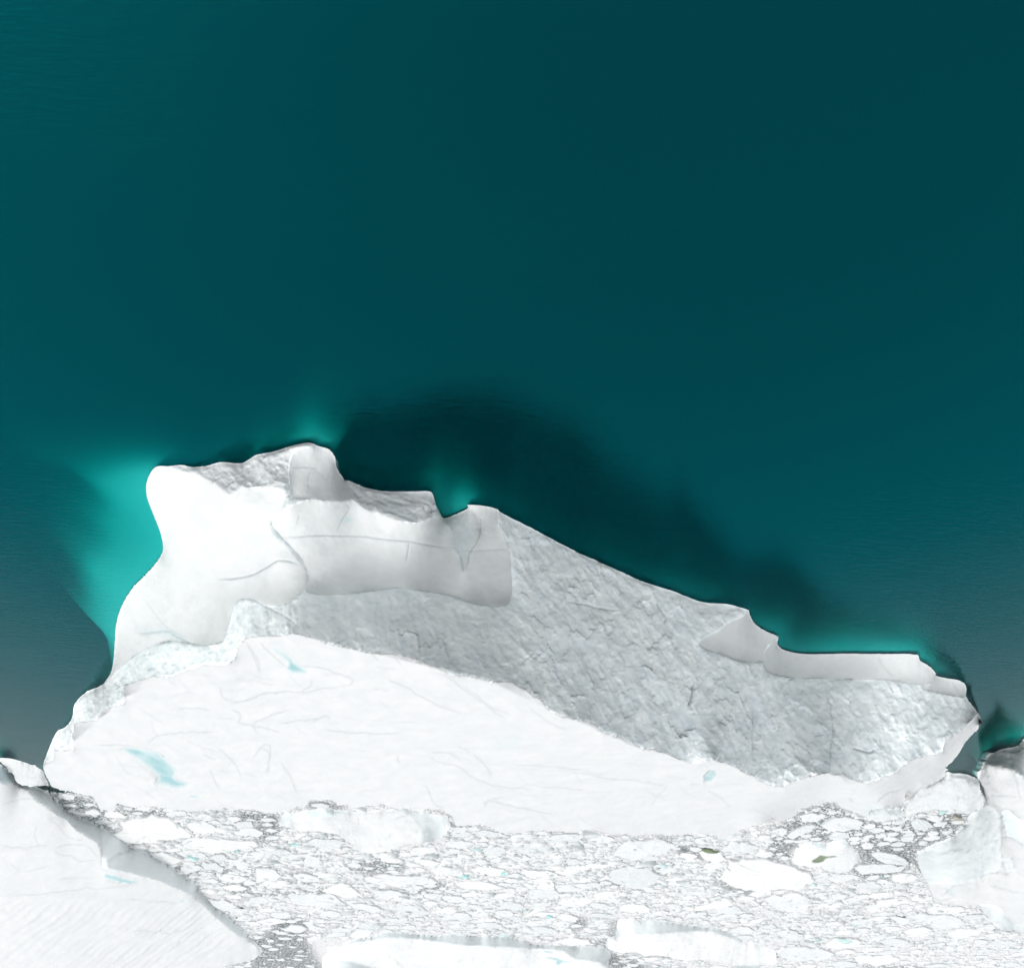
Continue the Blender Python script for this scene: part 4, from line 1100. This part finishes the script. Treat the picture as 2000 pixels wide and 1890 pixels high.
floe('little pan in front of the right berg ramp', q(8, (1120, 920), (1160, 908), (1195, 920), (1180, 942), (1130, 942)))
floe('pair end floe nearest the wedged berg', q(8, (1190, 850), (1240, 835), (1275, 850), (1240, 878), (1195, 872)))
floe('ragged floe at the upper corner of the right slush', q(8, (230, 720), (330, 700), (430, 715), (410, 745), (330, 770), (250, 770)))
floe('brown stained floe fragment near the right berg', q(8, (1378, 745), (1400, 725), (1440, 735), (1448, 752), (1420, 762)), 0.7, mat='brown')
floe('pale floe with a sea green pool near the bottom right', q(8, (420, 1690), (500, 1640), (620, 1640), (700, 1665), (660, 1700), (540, 1715)), 0.7)
floe('wide faint plate along the bottom edge at right', q(8, (40, 1730), (200, 1700), (400, 1720), (500, 1760), (380, 1810), (120, 1800)), 0.6)
floe('wide pan below the right berg tail', q(8, (900, 1480), (1150, 1450), (1400, 1480), (1480, 1530), (1250, 1560), (980, 1540)), 0.6)
floe('flat grey tinted plate at the bottom right', q(8, (640, 1790), (760, 1770), (900, 1765), (990, 1800), (860, 1840), (680, 1835)), 0.5, mat='side')

# pools and stains that lie on single floes
def pool(parent, pts, mat, h, name='melt_pond', label=None):
    px = spline(pts, 3, True)
    z = 0.0
    w = np.array([ground(u, v, h)[:2] for (u, v) in px]); c = w.mean(0); n = len(w)
    V = [(p[0], p[1], h * 0.85) for p in w] + [(c[0] + (p[0] - c[0]) * .8, c[1] + (p[1] - c[1]) * .8, h * 1.22) for p in w] + [(c[0], c[1], h * 1.24)]
    Fs = [(i, (i + 1) % n, n + (i + 1) % n, n + i) for i in range(n)] + [(n + i, n + (i + 1) % n, 2 * n) for i in range(n)]
    V = np.array(V) - np.array([parent.location.x, parent.location.y, 0])
    a = sum(w[i][0] * w[(i + 1) % n][1] - w[(i + 1) % n][0] * w[i][1] for i in range(n))
    if a < 0: Fs = [f[::-1] for f in Fs]
    o = mesh_object(name, V, Fs, M[mat], parent, True, attrs={'pond': np.ones(len(V))})
    if label: o['label'] = label
    return o
byl = {o.get('label'): o for o in COL.objects if o.get('label')}
pool(byl['small oval floe with a green algae streak at centre right'], q(7, (1225, 695), (1270, 688), (1310, 700), (1342, 708), (1300, 715), (1250, 710)), 'green_pond', 0.6)
pool(byl['pale floe with a sea green pool near the bottom right'], q(8, (515, 1662), (565, 1660), (645, 1672), (605, 1692), (560, 1690), (530, 1676)), 'sea_pond', 0.7)

# ---- random floes of the pack: singles first, then the crumbs
berg_px = []
for o_ in (main_outline, lb_out, rb_out): berg_px.append(o_)
berg_px += [q(8, (1000, 700), (1080, 568), (1340, 408), (1570, 465), (1612, 650), (1180, 704)), q(8, (690, 668), (1000, 690), (990, 740), (860, 790), (745, 760)),
            q(6, (150, 482), (330, 428), (880, 424), (1235, 468), (1232, 590), (960, 682), (690, 706), (540, 592), (160, 532)), q(7, (600, 1312), (682, 1132), (1120, 1172), (1700, 1332), (1710, 1420), (1400, 1424), (680, 1350)),
            q(6, (440, 1560), (360, 1292), (640, 1262), (940, 1216), (1640, 1252)) + q(7, (640, 1346), (600, 1560)), q(8, (170, 1062), (200, 980), (330, 922), (560, 902), (692, 1070), (560, 1162), (270, 1110)), q(5, (0, 280), (150, 290), (322, 446), (140, 440))]

def to_px(X, Y):
    # where a point of the sea surface appears in the photograph
    dz = -H
    w = Y * CS - dz * SN; b = (Y * SN + dz * CS) / w; a = -X / w
    return 1000 + a * F, 945 + b * F

def blocked(X, Y, polys):
    u, v = to_px(X, Y)
    r = np.zeros(X.shape, bool)
    for p in polys: r |= inside(p, u, v)
    return r, u, v

wrng = np.random.default_rng(11)
placed = []
tries = wrng.uniform(0, 1, (16000, 4))
cand_r = np.concatenate([wrng.uniform(3.0, 5.2, 800), wrng.uniform(1.9, 3.2, 3000), wrng.uniform(1.0, 1.9, 12200)])
cY = 1.0 / (1 / 400 + tries[:, 0] * (1 / 215 - 1 / 400)); cX = (tries[:, 1] - 0.5) * cY * 1.12
blk, cu, cv = blocked(cX, cY, berg_px + floe_px)
blk |= ~inside(slush_poly, cu, cv) | (cv > 1915) | (cu < -25) | (cu > 2025)
cop = open_field(cu, cv)
PX = np.zeros(0); PY = np.zeros(0); PR = np.zeros(0)
singles = []
for i in range(len(cY)):
    if blk[i]: continue
    r = cand_r[i]
    if cop[i] and (r > 2.0 or tries[i, 2] > 0.5): continue
    if len(PX) and (np.hypot((PX - cX[i]) * 0.8, (PY - cY[i]) * 1.15) < (PR + r) * 0.80).any(): continue
    # keep clear of bergs and traced floes
    ang8 = np.arange(8) * math.pi / 4
    b8, _, _ = blocked(cX[i] + np.cos(ang8) * r * 1.15, cY[i] + np.sin(ang8) * r * 0.8, berg_px + floe_px)
    if b8.any(): continue
    PX = np.append(PX, cX[i]); PY = np.append(PY, cY[i]); PR = np.append(PR, r)
    singles.append((cX[i], cY[i], r, cu[i], cv[i], cop[i]))
singles.sort(key=lambda t: -t[2] / t[1])
rnd = random.Random(99)
extra = []
def floe_outline(x, y, r, rnd, n=None):
    n = n or rnd.randint(7, 12)
    st = rnd.uniform(1.05, 1.5); rot = rnd.gauss(0, 0.35)
    ph = rnd.uniform(0, 6.28); k = rnd.uniform(0.05, 0.2)
    pts = []
    for i in range(n):
        t = (i + rnd.uniform(-.33, .33)) / n * 2 * math.pi
        rr = r * (1 + k * math.cos(2 * t + ph) + rnd.uniform(-.16, .12))
        a, b = math.cos(t) * rr * st ** .5, math.sin(t) * rr / st ** .5
        pts.append((x + a * math.cos(rot) - b * math.sin(rot), y + a * math.sin(rot) + b * math.cos(rot)))
    return ragged(pts, 0.08, 1, True, rnd, 0.3)
stuffV, stuffF, nv = [], [], 0
named = []
for k, (x, y, r, u, v, op) in enumerate(singles):
    V, Fs, c = floe_mesh(floe_outline(x, y, r, rnd), rnd.uniform(0.2, 0.5) * (0.7 + 0.12 * r), rnd)
    if k < 255:
        o = mesh_object('ice_floe', V, Fs, M['floe'], None, False)
        o.location = (c[0], c[1], rnd.uniform(-.05, .05)); o.rotation_euler = (rnd.gauss(0, .02), rnd.gauss(0, .02), 0)
        named.append((o, u, v, r))
    else:
        stuffV.append(V + np.array([c[0], c[1], rnd.uniform(-.05, .05)])); stuffF += [tuple(i + nv for i in f) for f in Fs]; nv += len(V)

# every single floe is told apart by the landmark it lies next to, and its rank on that side
LM = dict(zip(['crack ringed oval floe', 'broad flat pale floe', 'grey streaked long floe', 'lens shaped floe', 'tiny islanded floe', 'melt pond shore floe', 'rectangular white floe', 'small oval cliff floe', 'grooved long floe', 'berg corner plate',
               'angular slush fan plate', 'triangular crack plate', 'big smooth central floe', 'tapered bright floe', 'cigar shaped floe', 'pointed plate', 'crack framed plate', 'grey cornered plate', 'oblong bottom left plate', 'wide snow slope plate',
               'very broad rumpled floe', 'turquoise splinter pan', 'algae streaked floe', 'half round pan', 'soft hollowed floe', 'slanting bar floe', 'mid sized pan', 'round little floe', 'long diagonal floe', 'flat tongue floe',
               'lumpy floe', 'bright stained ice floe', 'ramp front pan', 'pair end floe', 'ragged corner floe', 'brown stained fragment', 'sea green pool floe', 'bottom edge plate', 'berg tail pan', 'grey tinted plate'],
              [np.array(p).mean(0) for p in floe_px]))
LM.update({'low wide berg': np.array([690, 1625.]), 'smooth grey fronted berg': np.array([1330, 1825.]), 'two pool slab berg': np.array([900, 1850.]), 'green pool floe': np.array([1612, 1668.]), 'wedged berg': np.array([1845, 1555.]),
           'left cliff foot': np.array([300, 1690.]), 'left berg tip': np.array([500, 1850.]), 'right berg ramp': np.array([1800, 1690.]), 'right berg tail': np.array([1840, 1765.])})
buckets = {}
for (o, u, v, r) in named:
    key, d = min(((k, math.hypot(u - c[0], 2 * (v - c[1]))) for k, c in LM.items()), key=lambda t: t[1])
    dx, dy = u - LM[key][0], 2 * (v - LM[key][1])
    side = ('right of' if dx > 0 else 'left of') if abs(dx) > abs(dy) else ('below' if dy > 0 else 'above')
    buckets.setdefault((key, side), []).append((d, o, r))
ORD = ['nearest', 'second nearest', 'third nearest', 'fourth nearest', 'fifth nearest', 'sixth nearest', 'seventh nearest', 'eighth nearest', 'ninth nearest', 'tenth nearest', 'eleventh nearest', 'twelfth nearest', 'thirteenth nearest', 'fourteenth nearest', 'farthest']
for (key, side), lst in buckets.items():
    lst.sort(key=lambda t: t[0])
    for k, (d, o, r) in enumerate(lst):
        tag(o, '%s white ice floe, %s %s the %s' % ('little' if r < 1.9 else 'mid sized' if r < 3.2 else 'large', ORD[min(k, 14)], side, key), 'ice floe', 'small floes packed in the brash ice')

if nv:
    o = mesh_object('floe_field', np.concatenate(stuffV), stuffF, M['floe'], None, False); tag(o, kind='stuff')

# ---- brash crumbs: broken pieces of every size between the floes, as one mass
NB_ = 90000
t = wrng.uniform(0, 1, (NB_, 3))
bY = 1.0 / (1 / 410 + t[:, 0] * (1 / 212 - 1 / 410)); bX = (t[:, 1] - 0.5) * bY * 1.14
bl, bu, bvv = blocked(bX, bY, [main_outline, lb_out, rb_out] + berg_px[3:])
bl |= ~inside(slush_poly, bu, bvv)
br = np.exp(wrng.normal(-0.95, 0.5, NB_))
bop = open_field(bu, bvv) > 0
clump = fbm(np.stack([bX * 0.05, bY * 0.09, 0 * bX], -1), 4, 0.6, False, 95)
keep = ~bl & np.where(bop, (t[:, 2] < 0.42 + 0.5 * clump) & (br < 0.75), t[:, 2] < 0.85 + 0.8 * clump)
bX, bY, br, bop = bX[keep], bY[keep], np.where(bop, br * 0.8, br)[keep], bop[keep]
n = len(bX); m = 6
ang = (np.arange(m)[None] + wrng.uniform(-.35, .35, (n, m))) / m * 2 * math.pi + wrng.uniform(0, 6.28, (n, 1))
rr = br[:, None] * wrng.uniform(0.6, 1.2, (n, m))
st = wrng.uniform(1.0, 1.7, (n, 1))
px_ = np.cos(ang) * rr * st; py_ = np.sin(ang) * rr / st
rot = wrng.normal(0, 0.5, (n, 1))
qx = px_ * np.cos(rot) - py_ * np.sin(rot); qy = px_ * np.sin(rot) + py_ * np.cos(rot)
hh = np.minimum(br * wrng.uniform(0.2, 0.75, n), 0.8)[:, None]
tilt = wrng.normal(0, 0.16, (n, 2))
top = hh + qx * tilt[:, :1] + qy * tilt[:, 1:]
Vt = np.stack([qx * 0.9 + bX[:, None], qy * 0.9 + bY[:, None], np.maximum(top, 0.1)], -1)
Vb = np.stack([qx + bX[:, None], qy + bY[:, None], np.full((n, m), -0.1)], -1)
V = np.concatenate([Vb, Vt], 1).reshape(-1, 3)
base = (np.arange(n) * 2 * m)[:, None]
tri = []
for i in range(m):
    j = (i + 1) % m
    tri.append(np.stack([i + 0 * base[:, 0], j + 0 * base[:, 0], m + j + 0 * base[:, 0]], -1) + base)
    tri.append(np.stack([i + 0 * base[:, 0], m + j + 0 * base[:, 0], m + i + 0 * base[:, 0]], -1) + base)
for i in range(1, m - 1):
    tri.append(np.stack([m + 0 * base[:, 0], m + i + 0 * base[:, 0], m + i + 1 + 0 * base[:, 0]], -1) + base)
tone = np.repeat(wrng.uniform(0, 1, n) ** 2.2, 2 * m)
tint = np.repeat((wrng.uniform(0, 1, n) < 0.009) * wrng.uniform(0.3, 1.0, n), 2 * m)
tag(mesh_object('brash_ice', V, np.concatenate(tri), M['crumb'], None, False, attrs={'tone': tone, 'tint': tint}), kind='stuff')
